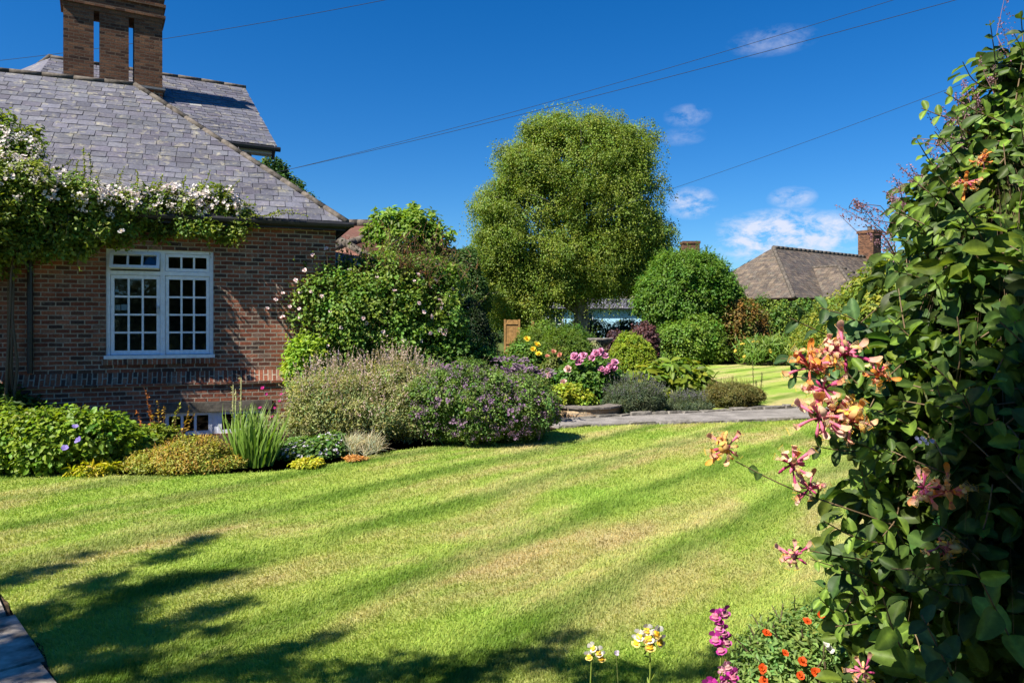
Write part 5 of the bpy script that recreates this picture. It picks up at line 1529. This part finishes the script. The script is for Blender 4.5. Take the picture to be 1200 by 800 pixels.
# every finger of shadow: a branch of leaf tufts that gets thinner to its tip
for line, s0, s1, h0, h1 in (([(-30, 700), (40, 672), (104, 654)], .13, .03, 4.6, 5.0), ([(30, 722), (120, 688), (200, 655), (248, 632)], .20, .04, 4.5, 5.3), ([(40, 745), (150, 708), (215, 690), (285, 670)], .20, .03, 4.5, 5.2),
                             ([(50, 775), (170, 735), (250, 715), (306, 702)], .26, .04, 4.3, 4.9), ([(70, 705), (85, 690)], .12, .08, 4.8, 4.9), ([(190, 800), (260, 788), (320, 768), (385, 750)], .15, .04, 4.2, 4.9),
                             ([(60, 800), (110, 770), (140, 745)], .25, .2, 4.2, 4.5), ([(0, 790), (60, 760), (100, 730)], .26, .18, 4.2, 4.6), ([(235, 745), (262, 738)], .07, .04, 4.6, 4.6), ([(100, 745), (130, 725), (175, 712)], .16, .1, 4.5, 4.7), ([(120, 780), (190, 760), (230, 752)], .2, .08, 4.3, 4.6), ([(270, 795), (330, 785)], .1, .06, 4.3, 4.5), ([(165, 700), (230, 672)], .1, .05, 4.8, 5.1)):
    g = np.array([G(*p) for p in line]); L = np.concatenate([[0], np.cumsum(np.linalg.norm(np.diff(g, axis=0), axis=1))]); u = 0.0; first = None
    while u <= L[-1]:
        t_ = u / L[-1]; q = np.array([np.interp(u, L, g[:, k]) for k in (0, 1)]); h = h0 + (h1 - h0) * t_; s_ = (s0 + (s1 - s0) * t_) * rng.uniform(.7, 1.2)
        p = q - HOR * h / math.tan(SUN_EL) + rng.normal(0, .4 * s_ + .015, 2); c = np.array([p[0], p[1], h])
        if first is None: first = c; tops.append(c)
        else: Lm.tube([prev, c], [.012, .009], (1, 1, 1), 4, cap=False)
        prev = c
        if rng.uniform() < .86: crown(B, rng, [[c[0], c[1], c[2], s_, s_, s_ * .6]], (.07, .032), (.05, .09, .02), cover=.95, clump=.10, per=9, shell=.1, zmin=1)
        u += max(.07, s_ * .75)
T = Batch(); tp = np.array([[sb[0] - .1 * z, sb[1], z * 5.5] for z in np.linspace(0, 1, 7)]); T.tube(tp, np.linspace(.2, .06, 7), (1, 1, 1), 10)
for c in tops:
    a = tp[rng.integers(2, 5)]; s = np.linspace(0, 1, 6)[:, None]; Lm.tube(a + (c - a) * s, np.linspace(.035, .008, 6), (1, 1, 1), 5, cap=False)
link('crown', B.mesh('crown', M_LEAF, origin=og), st); link('trunk', T.mesh('trunk', M_BARK, origin=og), st); link('limbs', Lm.mesh('limbs', M_BARK, origin=og), st)
# unseen foliage added beside the camera to shade the honeysuckle and the near grass
B = Batch()
MH = np.array([-HOR[1], HOR[0]])
yb = HOR * -1.55 + MH * -.55
yt = thing('added_shade_yew', 'unseen dark yew added beside the viewpoint to shade the honeysuckle and near grass', 'tree', (yb[0], yb[1], 0)); og = (yb[0], yb[1], 0)
ye = []
for m, n_, z, rm, rz in ((.02, -1.6, 5.35, .56, .65), (.04, -1.6, 4.5, .52, .9), (.03, -1.6, 3.5, .52, 1.2), (.03, -1.6, 2.3, .52, 1.3), (-.5, -1.7, 3.6, .8, 1.9), (-1.2, -1.8, 3.0, .9, 2.2), (-.3, -1.65, 4.5, .6, .8)):
    p = MH * m + HOR * n_; ye.append([p[0], p[1], z, rm, .55, rz])
crown(B, rng, ye, (.06, .02), (.02, .045, .014), cover=4.5, clump=.12, per=40, shell=.3, lumpy=.05)
for px, py, h, s in ((440, 792, 3.6, .17), (490, 786, 3.7, .16), (600, 776, 3.8, .15), (560, 790, 3.7, .18), (640, 762, 3.9, .10), (655, 782, 3.8, .15), (690, 795, 3.7, .16), (815, 785, 3.9, .13), (850, 770, 4.0, .08), (540, 800, 3.6, .2), (420, 800, 3.6, .16), (745, 798, 3.7, .14), (790, 796, 3.8, .14), (355, 798, 3.5, .16), (620, 770, 3.9, .1), (660, 745, 4.0, .07), (675, 752, 4.0, .06), (480, 772, 3.9, .08), (520, 778, 3.8, .1), (400, 785, 3.8, .1), (330, 790, 3.7, .12), (860, 790, 3.9, .1), (720, 785, 3.9, .09)):
    s *= .85; c = caster(px, py, h); crown(B, rng, [[c[0], c[1], c[2], s, s, s * .5]], (.06, .03), (.03, .06, .016), cover=.95, clump=.09, per=10, shell=.1, zmin=1)
link('crown', B.mesh('crown', M_LEAF, origin=og), yt)
T = Batch(); T.tube([(0, 0, 0), (.03, 0, 1.6), (0, .05, 3.6)], [.16, .12, .04], (1, 1, 1), 10); link('trunk', T.mesh('trunk', M_BARK), yt)

# hedge at the back of the viewpoint, which the window panes reflect
hedge('rear_garden_hedge', 'tall dark garden hedge closing the lawn behind the viewpoint', [[-9 + 2.6 * i, -9.5 + .3 * math.sin(i * 2), 1.9, 1.7, 1.0, 2.3 + .4 * math.sin(i * 1.7)] for i in range(8)], (.22, .14), (.035, .06, .018), cover=2.2, clump=.4, per=30)

# self-sown sprays that run through the border and tie the mounds together
rng = rng_of('border weave')
a = P(455, 470, 10.2)
t = thing('pink_linaria', 'airy pale mauve flower sprays growing up through the catmint and oregano', 'plant', (a[0], 10.2, 0)); og = (a[0], 10.2, 0)
S = Batch(); pos = []; dd_ = []
for i in range(120):
    px = rng.uniform(352, 560); py = rng.uniform(404, 452) + abs(px - 450) * .16; Y = rng.uniform(9.7, 10.7); q = P(px, py, Y)
    b0 = q - np.array([rng.normal(0, .06), rng.normal(0, .05), rng.uniform(.35, .6)]); S.tube([b0, (b0 + q) / 2 + rng.normal(0, .015, 3), q], [.003, .0025, .0015], (.15, .18, .09), 4, cap=False); pos.append(b0 + (q - b0) * .45); dd_.append(q - b0)
B = spikes_mesh(rng, np.array(pos), np.array(dd_), .30, (.15, .18, .09), None, (.026, .018), [(.44, .33, .42), (.50, .40, .48), (.36, .28, .32)], 16, .8, .0015)
o = link('flower_spikes', B.mesh('flower_spikes', M_PETAL, origin=og), t); o['kind'] = 'stuff'
link('stems', S.mesh('stems', M_STEM, origin=og), t)
# the far right of the garden, hidden by the honeysuckle from the viewpoint
hedge('boundary_screen', 'tall mixed hedge along the far right boundary behind the honeysuckle', [[11.6 + .2 * i + .3 * math.sin(i * 2.1), 5.5 + 2.7 * i, 1.1, 1.1, 1.9, 1.5 + .25 * math.sin(i * 1.7)] for i in range(8)], (.13, .085), (.06, .11, .022), cover=2.4, clump=.3, per=30)
tree('field_maple', 'leafy maple standing beyond the far right boundary hedge', (24, 33), 8.0, [[24, 33, 5.0, 3.0, 2.8, 2.8], [26, 33.5, 4.2, 2.4, 2.2, 2.2], [22.4, 33, 4.0, 2.0, 2.0, 2.0]], (.17, .12), (.055, .11, .02), .2, crown_kw=dict(cover=2.4, clump=.45, per=36, lumpy=.22, zmin=.8))

# ------------------------------------------------------------------ mown grass: real blades on the front lawn
rng = rng_of('grass')
LP = np.array(LAWN)
pts = []
need = 360000
while sum(len(p) for p in pts) < need:
    n = 200000
    Y = 2.95 + (13.4 - 2.95) * rng.uniform(0, 1, n) ** 1.9
    x = rng.uniform(-.78, .72, n) * Y
    ok = in_poly(x, Y, LP); pts.append(np.stack([x[ok], Y[ok]], 1))
p2 = np.concatenate(pts)[:need]
N = len(p2); Yd = p2[:, 1]
lean = np.sign(np.sin((p2 @ SNRM) * 2 * math.pi / SPER))[:, None] * np.array([SDIR[0], SDIR[1], 0]) * .35
d = np.array([0, 0, 1.]) + lean + rng.normal(size=(N, 3)) * np.array([.42, .42, .1])
H = (.016 + .0012 * Yd) * rng.uniform(.55, 1.45, N); W = .0035 + .0009 * Yd
B = Batch()
c = rng.uniform(.86, 1.18, (N, 1)) * np.ones((N, 3)); c[:, 0] *= rng.uniform(.92, 1.12, N)
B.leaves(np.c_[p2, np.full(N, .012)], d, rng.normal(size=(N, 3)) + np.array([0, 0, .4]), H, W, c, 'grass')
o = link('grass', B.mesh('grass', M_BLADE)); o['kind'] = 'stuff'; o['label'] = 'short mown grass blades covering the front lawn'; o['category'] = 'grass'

# ------------------------------------------------------------------ honeysuckle in the foreground
rng = rng_of('honeysuckle')
hb = np.array([1.35, 2.0])
hs = thing('honeysuckle', 'large honeysuckle with pink and yellow flowers filling the right side', 'honeysuckle', (hb[0], hb[1], 0)); og = (hb[0], hb[1], 0)
HE_ = [E(1130, 620, 1.78, 130, 200, .30), E(1100, 490, 1.8, 96, 86, .26), E(1205, 440, 1.78, 140, 170, .32), E(1190, 620, 1.55, 110, 170, .2), E(1148, 320, 2.05, 76, 96, .3), E(1126, 236, 2.1, 34, 48, .2), E(1196, 200, 2.15, 56, 110, .28), E(1176, 110, 2.2, 20, 50, .12),
       E(1330, 420, 2.1, 170, 380, .5), E(1150, 800, 1.9, 150, 170, .4), E(1300, 820, 2.0, 220, 240, .5), E(1066, 420, 2.0, 60, 44, .2)]
HCOL = (.047, .09, .023)
B = Batch()
crown(B, rng, HE_, (.070, .045), HCOL, cover=1.7, clump=.085, per=7, tmpl='oval', up=.35, out=.3, sun_=.5, rnd=.8, droop=.4, shell=.35, szv=(.32, 1.2), lumpy=.3, var=.24, warm=.14, young=((.11, .165, .022), .35), maxn=2300, zmin=.05)
crown(B, rng, [[e[0], e[1] + .03, e[2], e[3] * .75, e[4] * .7, e[5] * .78] for e in HE_], (.06, .042), (.035, .075, .02), cover=2.6, clump=.08, per=12, tmpl='leaf', shell=.2, maxn=7000, zmin=.05)
S = Batch()
# climbing shoots with paired leaves
def pair_shoot(pts, n, L, col=HCOL, r=.0022, scol=(.16, .11, .06), taper=.55):
    pts = np.array(smooth_line(pts, 2)); S.tube(pts, np.linspace(r, r * .5, len(pts)), scol, 6, cap=False)
    cum = np.concatenate([[0], np.cumsum(np.linalg.norm(np.diff(pts, axis=0), axis=1))])
    for k in range(n):
        u = cum[-1] * (k + .6) / n; q = np.array([np.interp(u, cum, pts[:, j]) for j in range(3)]); ax = unit(np.array([np.interp(min(u + .01, cum[-1]), cum, pts[:, j]) for j in range(3)]) - q + 1e-6)
        a = unit(np.cross(ax, rng.normal(size=3)))
        s = L * (1 - (1 - taper) * k / n) * rng.uniform(.8, 1.15)
        for sg in (-1, 1):
            dd_ = unit(a * sg + ax * .5 + np.array([0, 0, -.15])); nn_ = unit(np.array([-.45, -.6, .7]) + rng.normal(size=3) * .35)
            B.leaves([q], dd_[None], nn_[None], s, s * .6, np.array(col) * rng.uniform(.7, 1.35), 'oval')


GR, DG = (.115, .20, .036), (.055, .115, .048)
for pts, n, L, col in (
    ([P(1165, 130, 2.15), P(1168, 80, 2.12), P(1160, 24, 2.1)], 7, .055, HCOL), ([P(1190, 120, 2.1), P(1200, 60, 2.1), P(1196, 15, 2.1)], 6, .06, HCOL),
    ([P(1120, 230, 2.05), P(1090, 190, 2.0), P(1075, 165, 2.0)], 6, .055, GR), ([P(1090, 280, 2.0), P(1070, 255, 1.95), P(1046, 243, 1.9)], 6, .05, GR), ([P(1080, 340, 1.95), P(1060, 315, 1.9), P(1044, 300, 1.88)], 6, .055, GR),
    ([P(1040, 420, 1.9), P(985, 400, 1.85), P(925, 372, 1.82)], 5, .075, DG), ([P(1040, 440, 1.9), P(975, 425, 1.85), P(915, 420, 1.82)], 5, .07, DG), ([P(1040, 400, 1.9), P(1000, 372, 1.85), P(960, 360, 1.82)], 5, .075, DG), ([P(1020, 450, 1.9), P(960, 445, 1.86), P(922, 440, 1.84)], 4, .06, DG),
    ([P(1060, 620, 1.62), P(1000, 598, 1.56), P(940, 578, 1.58), P(900, 560, 1.57), P(862, 540, 1.56)], 3, .046, HCOL),
    ([P(1060, 700, 1.7), P(1000, 670, 1.65), P(950, 655, 1.6)], 6, .045, GR), ([P(1050, 640, 1.65), P(1000, 630, 1.6), P(965, 610, 1.58)], 6, .05, GR), ([P(1060, 760, 1.6), P(1030, 720, 1.5), P(1010, 690, 1.48)], 5, .06, GR), ([P(1080, 800, 1.5), P(1050, 750, 1.4), P(1035, 700, 1.36)], 5, .075, GR),
    ([P(1050, 540, 1.65), P(1010, 520, 1.6), P(985, 510, 1.58)], 5, .05, GR), ([P(1120, 350, 1.9), P(1080, 325, 1.85), P(1048, 318, 1.82)], 5, .07, HCOL), ([P(1150, 200, 2.0), P(1130, 160, 1.95), P(1118, 130, 1.95)], 5, .07, HCOL),
    ([P(1000, 700, 1.7), P(985, 725, 1.7), P(960, 700, 1.66)], 5, .04, GR), ([P(1190, 760, 1.3), P(1160, 700, 1.22), P(1140, 660, 1.2)], 3, .075, GR), ([P(1120, 800, 1.3), P(1100, 760, 1.25), P(1080, 720, 1.25)], 4, .06, DG)):
    pair_shoot(pts, n, L, col)
for i in range(230):
    p, n = ell_surface(rng, HE_[:7], 1, .85, .98, -.1, .3, -.6); p, n = p[0], n[0]
    if P(1040, 0, 1)[0] < 0: pass
    tip = p + unit(n * .6 + rng.normal(size=3) * .6 + np.array([0, -.2, .3])) * rng.uniform(.08, .26)
    pair_shoot([p, (p + tip) / 2 + rng.normal(0, .01, 3), tip], rng.integers(3, 5), rng.uniform(.035, .062), HCOL if rng.uniform() < .45 else GR)
for i in range(9):
    a = np.array([hb[0] + rng.normal(0, .12), hb[1] + rng.normal(0, .08), 0]); c = np.array(HE_[rng.integers(0, 8)][:3]); s = np.linspace(0, 1, 8)[:, None]
    S.tube(a + (c - a) * s + rng.normal(0, .02, (8, 3)), np.linspace(.014, .006, 8), (.14, .10, .07), 6, cap=False)
link('foliage', B.mesh('foliage', M_GLOSS, smooth=True, origin=og), hs)
link('stems', S.mesh('stems', M_STEM, smooth=True, origin=og, join=True), hs)
# wispy purplish twigs with tiny buds
B = Batch()
for px, py, tx, ty in ((1110, 210, 1085, 178), (1120, 190, 1095, 160), (1130, 175, 1118, 150), (1105, 220, 1075, 200), (1060, 250, 1035, 222), (1050, 262, 1012, 238), (1040, 275, 990, 250), (1060, 240, 1052, 215), (1085, 225, 1062, 190), (1150, 150, 1140, 100), (1165, 110, 1150, 70), (1060, 320, 1030, 275), (1190, 90, 1178, 30), (1140, 160, 1104, 118), (1050, 300, 1036, 262), (1010, 250, 985, 232), (1130, 140, 1120, 92)):
    for k in range(3):
        a, c = P(px, py, 2.15 + rng.normal(0, .04)), P(tx + rng.normal(0, 10), ty + rng.normal(0, 10), 2.1 + rng.normal(0, .06)); m = 40
        B.tube([a, (a + c) / 2 + rng.normal(0, .012, 3), c], [.0016, .0012, .0006], (.17, .10, .13), 4, cap=False)
        u = rng.uniform(.3, 1, (m, 1)); q = a + (c - a) * u + rng.normal(size=(m, 3)) * .011 * (1.2 - u)
        B.leaves(q, rng.normal(size=(m, 3)), rng.normal(size=(m, 3)), .0065, .0045, np.array((.20, .11, .19)) * rng.uniform(.7, 1.3, (m, 1)), 'diamond')
        for w in range(6):
            B.tube([a + (c - a) * u[w], q[w]], [.0006, .0005], (.16, .1, .12), 3, cap=False)
link('wispy_twigs', B.mesh('wispy_twigs', M_LEAF, origin=og), hs)

PINK, DPINK, CREAM, YEL, ORA = np.array((.62, .17, .27)), np.array((.44, .06, .17)), np.array((.80, .66, .42)), np.array((.78, .47, .07)), np.array((.72, .27, .035))


def lip(B, p, d, nrm, L, W, curl, c0, c1, seg=6):
    """a strap-shaped lobe that curls back"""
    d = unit(d); side = unit(np.cross(d, nrm)); q = np.array(p, float); ring = []
    for i in range(seg + 1):
        t = i / seg; w = W * (.75 + .5 * math.sin(t * 2.6)) * (1 - .55 * max(0, t - .75) * 4)
        nz_ = np.cross(side, d)
        ring += [q - side * w / 2 + nz_ * w * .12, q - nz_ * w * .06, q + side * w / 2 + nz_ * w * .12]
        d = unit(d * math.cos(curl / seg) + nz_ * math.sin(curl / seg)); q = q + d * L / seg
    f = [(i * 3 + k, i * 3 + k + 1, i * 3 + k + 4, i * 3 + k + 3) for i in range(seg) for k in (0, 1)]
    cc = np.repeat(np.linspace(0, 1, seg + 1)[:, None] * (c1 - c0) + c0, 3, axis=0)
    B.add(ring, np.array(f), cc)


def honey_head(seed, n_open, n_bud, age, size=.052):
    """whorl of two-lipped tubes and club-shaped buds; age turns cream to yellow and orange"""
    rng = rng_of(seed); B = Batch()
    for i in range(n_open + n_bud):
        th = rng.uniform(0, 6.28); el = rng.normal(.55, .5)
        d = np.array([math.cos(th) * math.cos(el), math.sin(th) * math.cos(el), math.sin(el)])
        side = unit(np.cross(d, [0, 0, 1.]) + 1e-6); upd = np.cross(side, d)
        L = size * rng.uniform(.45, .8); ag = float(np.clip(age + rng.normal(0, .32), 0, 1)); bud = i >= n_open
        s = np.linspace(0, 1, 6)[:, None]; pts = d * L * s + upd * (L * .25 * np.sin(s * 2.6)) - upd * L * .18 * s + side * rng.normal(0, .12) * L * s * s
        base = PINK if rng.uniform() < .65 else DPINK
        if ag > .8: base = base * .5 + ORA * .5
        cols = np.array([base * .8 * (1 - t) + base * t * 1.1 for t in s[:, 0]])
        if bud:
            B.tube(pts * .85, np.array([.0012, .0013, .0016, .0022, .0032, .0014]) * size / .05, cols, 7); continue
        B.tube(pts, np.array([.0013, .0014, .0016, .0020, .0026, .0032]) * size / .05, cols, 7, cap=False)
        a = pts[-1]; dd = unit(pts[-1] - pts[-2]); inn = CREAM * (1 - ag) + (YEL if rng.uniform() < .7 else ORA) * ag
        outer = base * (.8 - .5 * ag) + inn * (.2 + .5 * ag)
        lip(B, a + upd * .0022, dd + upd * .35, upd, L * .75, .0092 * size / .05, 1.9 * rng.uniform(.6, 1.2), outer, inn)
        lip(B, a - upd * .0022, dd - upd * .45, -upd, L * .7, .0052 * size / .05, 2.2 * rng.uniform(.7, 1.2), inn, inn)
        for k in (-1.5, -.7, .1, .8, 1.5):
            e = a + dd * L * .42 + side * k * .004 * size / .05 - upd * .003
            B.tube([a, (a + e) / 2 + upd * .002, e], [.0004, .00035, .0003], CREAM * .8 + YEL * .2, 3, cap=False)
            B.leaves([e], side[None] * .8 + dd[None], upd[None], .0032, .0014, YEL, 'diamond')
    n = 10
    B.leaves(rng.normal(size=(n, 3)) * .004, unit(rng.normal(size=(n, 3)) + np.array([0, 0, -.2])), rng.normal(size=(n, 3)), .014, .008, (.09, .16, .03), 'leaf')
    return B.mesh('flower_head', M_PETAL, smooth=True)


HH = [honey_head('h0', 13, 4, .3), honey_head('h1', 14, 5, .5), honey_head('h2', 15, 3, .8), honey_head('h3', 11, 8, .15), honey_head('h4', 15, 3, .65)]
for px, py, Y, k, sc in ((948, 432, 1.60, 2, 1.2), (990, 416, 1.60, 3, 1.3), (972, 414, 1.62, 0, 1.0), (966, 456, 1.58, 1, 1.0), (1027, 440, 1.60, 2, .8), (960, 490, 1.56, 0, 1.25), (994, 496, 1.57, 4, 1.1), (978, 482, 1.58, 3, 1.1), (928, 545, 1.55, 3, 1.05), (948, 572, 1.56, 1, .8),
                         (853, 524, 1.56, 4, .95), (932, 652, 1.50, 3, .8), (1082, 572, 1.48, 1, .85), (1112, 576, 1.46, 2, .95), (1100, 640, 1.46, 4, .8), (1132, 214, 1.84, 2, .75), (1152, 190, 1.86, 2, .55), (1012, 786, 1.46, 3, .7)):
    d = Vector((rng.normal(-.45, .25), -.75, rng.normal(.25, .2))).normalized()
    link('flower_head', HH[k], hs, tuple(P(px, py, Y) - np.array(og)), (d.to_track_quat('Z', 'Y') @ Matrix.Rotation(rng.uniform(0, 6.28), 3, 'Z').to_quaternion()).to_euler(), sc)
# tiny mauve scabious-like flower caught in the leaves
link('pale_bud', flower_mesh('cluster', .012, ((.5, .5, .66), (.6, .6, .7), (.4, .4, .5)), 'scab'), hs, tuple(P(1083, 518, 1.5) - np.array(og)), (R(60), 0, 0))

# ------------------------------------------------------------------ small plants at the foot of the picture
t, full, rng, og = shrub('orange_rock_rose', 'low bushy plant with small orange flowers below the honeysuckle', 'plant', [dome(872, 1072, 716, 2.62, .3), E(930, 790, 2.5, 60, 50, .2), E(1020, 760, 2.5, 60, 50, .2)], (.026, .011), (.10, .165, .05), cover=2.6, clump=.045, per=16, tmpl='leaf', lobes=3, n_shoot=70, shoot_len=(.05, .12), maxn=12000, up=.5)
OF = [flower_mesh('double_small', .0135, ((.60, .075, .012), (.66, .12, .015), (.7, .3, .03)), 'of%d' % i) for i in range(3)]
pos = np.array([P(x, y, 2.33) for x, y in ((898, 742), (976, 709), (990, 705), (962, 720), (968, 733), (1012, 742), (893, 783), (940, 775), (955, 787), (938, 792), (895, 797), (1015, 778), (946, 728), (1005, 718), (977, 722), (920, 765))])
put_flowers(t, 'blossom', OF, pos, np.tile([[-.2, -.8, .5]], (len(pos), 1)), rng, origin=og, scale=(.9, 1.35), up=.2)
put_flowers(t, 'blossom', [flower_mesh('simple', .013, ((.6, .6, .52), (.6, .6, .3)), 'wh')], np.array([P(969, 755, 2.33), P(972, 762, 2.33)]), np.tile([[0, -.8, .5]], (2, 1)), rng, origin=og)


def floret(seed, c_up, c_low, c_pal, s=.022):
    """a snapdragon floret: tube, two upright lobes, three hanging lobes and a swollen palate"""
    B = Batch(); rng = rng_of(seed)
    c_up, c_low, c_pal = map(np.array, (c_up, c_low, c_pal))
    B.tube([(0, 0, 0), (0, -s * .5, 0), (0, -s, 0)], [s * .28, s * .34, s * .36], c_up * .95, 9)
    a = np.arange(9)
    for x, z, r in ((-.2, -.12, .34), (.2, -.12, .34), (0, -.2, .36)):
        B.lathe([(.01, -r * s), (r * s * .7, -r * s * .7), (r * s, 0), (r * s * .7, r * s * .7), (.001, r * s)], (x * s, -s * 1.05, z * s), c_pal, 9)
    for ang, L, W, c, z in ((55, 1.0, .95, c_up, .2), (125, 1.0, .95, c_up, .2), (-35, .8, .8, c_low, -.25), (-90, .75, .8, c_low, -.3), (-145, .8, .8, c_low, -.25)):
        r = R(ang); d = np.array([[math.cos(r), -.35, math.sin(r)]]); n = np.array([[-math.cos(r) * .3, -1, -math.sin(r) * .2]])
        B.leaves([(math.cos(r) * .2 * s, -s, z * s)], d, n, L * s, W * s, c, 'petal')
    return B.mesh('floret', M_PETAL, smooth=True)


SG = 'snapdragons standing at the near edge of the lawn'
FW = [floret('w0', (.80, .78, .70), (.80, .76, .62), (.80, .58, .05)), floret('w1', (.78, .78, .72), (.82, .66, .2), (.8, .5, .03))]
FM = [floret('m0', (.56, .05, .36), (.52, .06, .34), (.62, .2, .3)), floret('m1', (.48, .04, .32), (.6, .12, .42), (.6, .3, .35))]
FP = [floret('p0', (.62, .30, .42), (.55, .22, .36), (.6, .35, .35))]


def snapdragon(label, stem_px, Y, fl, meshes, leafy=18, s=1.0, stemcol=(.16, .22, .05)):
    rng = rng_of(label); q = P(*stem_px[0], Y)
    b0 = np.array([q[0] - .01, Y + .02, .0])
    t = thing('snapdragon', label, 'flower', (b0[0], b0[1], 0), 0, SG); og = b0
    pts = [b0, (b0 + P(*stem_px[-1], Y)) / 2] + [P(*p, Y) for p in stem_px[::-1]]
    pts = np.array(smooth_line(pts, 2)); B = Batch(); B.tube(pts, np.linspace(.0045, .002, len(pts)), stemcol, 6)
    cum = np.linspace(0, 1, len(pts)); n = leafy; u = rng.uniform(.1, .86, n)
    pos = np.stack([np.interp(u, cum, pts[:, k]) for k in range(3)], 1); d = rng.normal(size=(n, 3)) + np.array([0, -.1, .5])
    B.leaves(pos, d, rng.normal(size=(n, 3)) * .3 + np.array([0, -.5, .8]), rng.uniform(.02, .045, n), .009, np.array((.14, .2, .035)) * rng.uniform(.8, 1.3, (n, 1)), 'leaf')
    m = 26; th = rng.uniform(0, 6.28, m); B.leaves(b0 + np.stack([np.cos(th) * .02, np.sin(th) * .02, rng.uniform(.01, .12, m)], 1), np.stack([np.cos(th), np.sin(th), rng.uniform(.2, 1.2, m)], 1), np.stack([-np.cos(th) * .5, -np.sin(th) * .5, np.ones(m)], 1), rng.uniform(.04, .09, m), .014, np.array((.10, .17, .03)) * rng.uniform(.7, 1.3, (m, 1)), 'leaf')
    link('stem', B.mesh('stem', M_LEAF, origin=og), t)
    for i, (px, py, a) in enumerate(fl):
        link('floret', meshes[i % len(meshes)], t, tuple(P(px, py, Y - .006) - og), (R(rng.normal(-8, 10)), R(rng.normal(0, 12)), R(a)), s * rng.uniform(.9, 1.1))


snapdragon('white and yellow snapdragon, the taller of the two pale ones on the lawn', [(759, 740), (763, 775)], 2.60, [(752, 742, -30), (764, 739, 25), (757, 734, 0), (750, 749, -40), (767, 747, 40), (759, 752, 5), (760, 743, -10), (755, 746, 12)], FW, 26)
snapdragon('small pale yellow snapdragon, furthest left of the flowers at the near lawn edge', [(695, 757), (692, 790)], 2.60, [(698, 762, 20), (692, 765, -25), (695, 757, 0), (700, 768, 30)], FW, 8, .8)
snapdragon('tall magenta snapdragon beside the orange flowers', [(839, 712), (843, 735), (846, 760)], 2.55, [(838, 716, -15), (843, 714, 30), (840, 722, 5), (843, 738, 25), (839, 744, -20), (845, 748, 30), (842, 756, 0), (841, 732, -5)], FM, 12)
snapdragon('short snapdragon with fading pink florets below the tall magenta one', [(850, 772), (858, 792)], 2.5, [(850, 776, 0), (854, 784, 30), (846, 781, -20)], FP, 6, .8, (.2, .1, .06))
snapdragon('leaning magenta snapdragon at the very bottom of the picture', [(850, 790), (838, 797)], 2.45, [(836, 797, -30), (845, 793, 10), (852, 789, 30), (830, 800, -20), (840, 801, 0)], FM, 6)
a = P(722, 765, 2.6)
t = thing('pale_scabious', 'tiny pale lilac flower between the two pale snapdragons', 'flower', (a[0], 2.62, 0)); og = np.array([a[0], 2.62, 0])
B = Batch(); B.tube(np.array([(a[0] + .01, 2.62, 0), (a[0] + .012, 2.61, a[2] * .6), tuple(a)]), [.002, .0016, .001], (.14, .17, .07), 5, cap=False); link('stem', B.mesh('stem', M_LEAF, origin=og), t)
link('blossom', flower_mesh('simple', .012, ((.62, .55, .66), (.6, .55, .4)), 'ps'), t, tuple(a - og), (R(60), 0, R(20)))
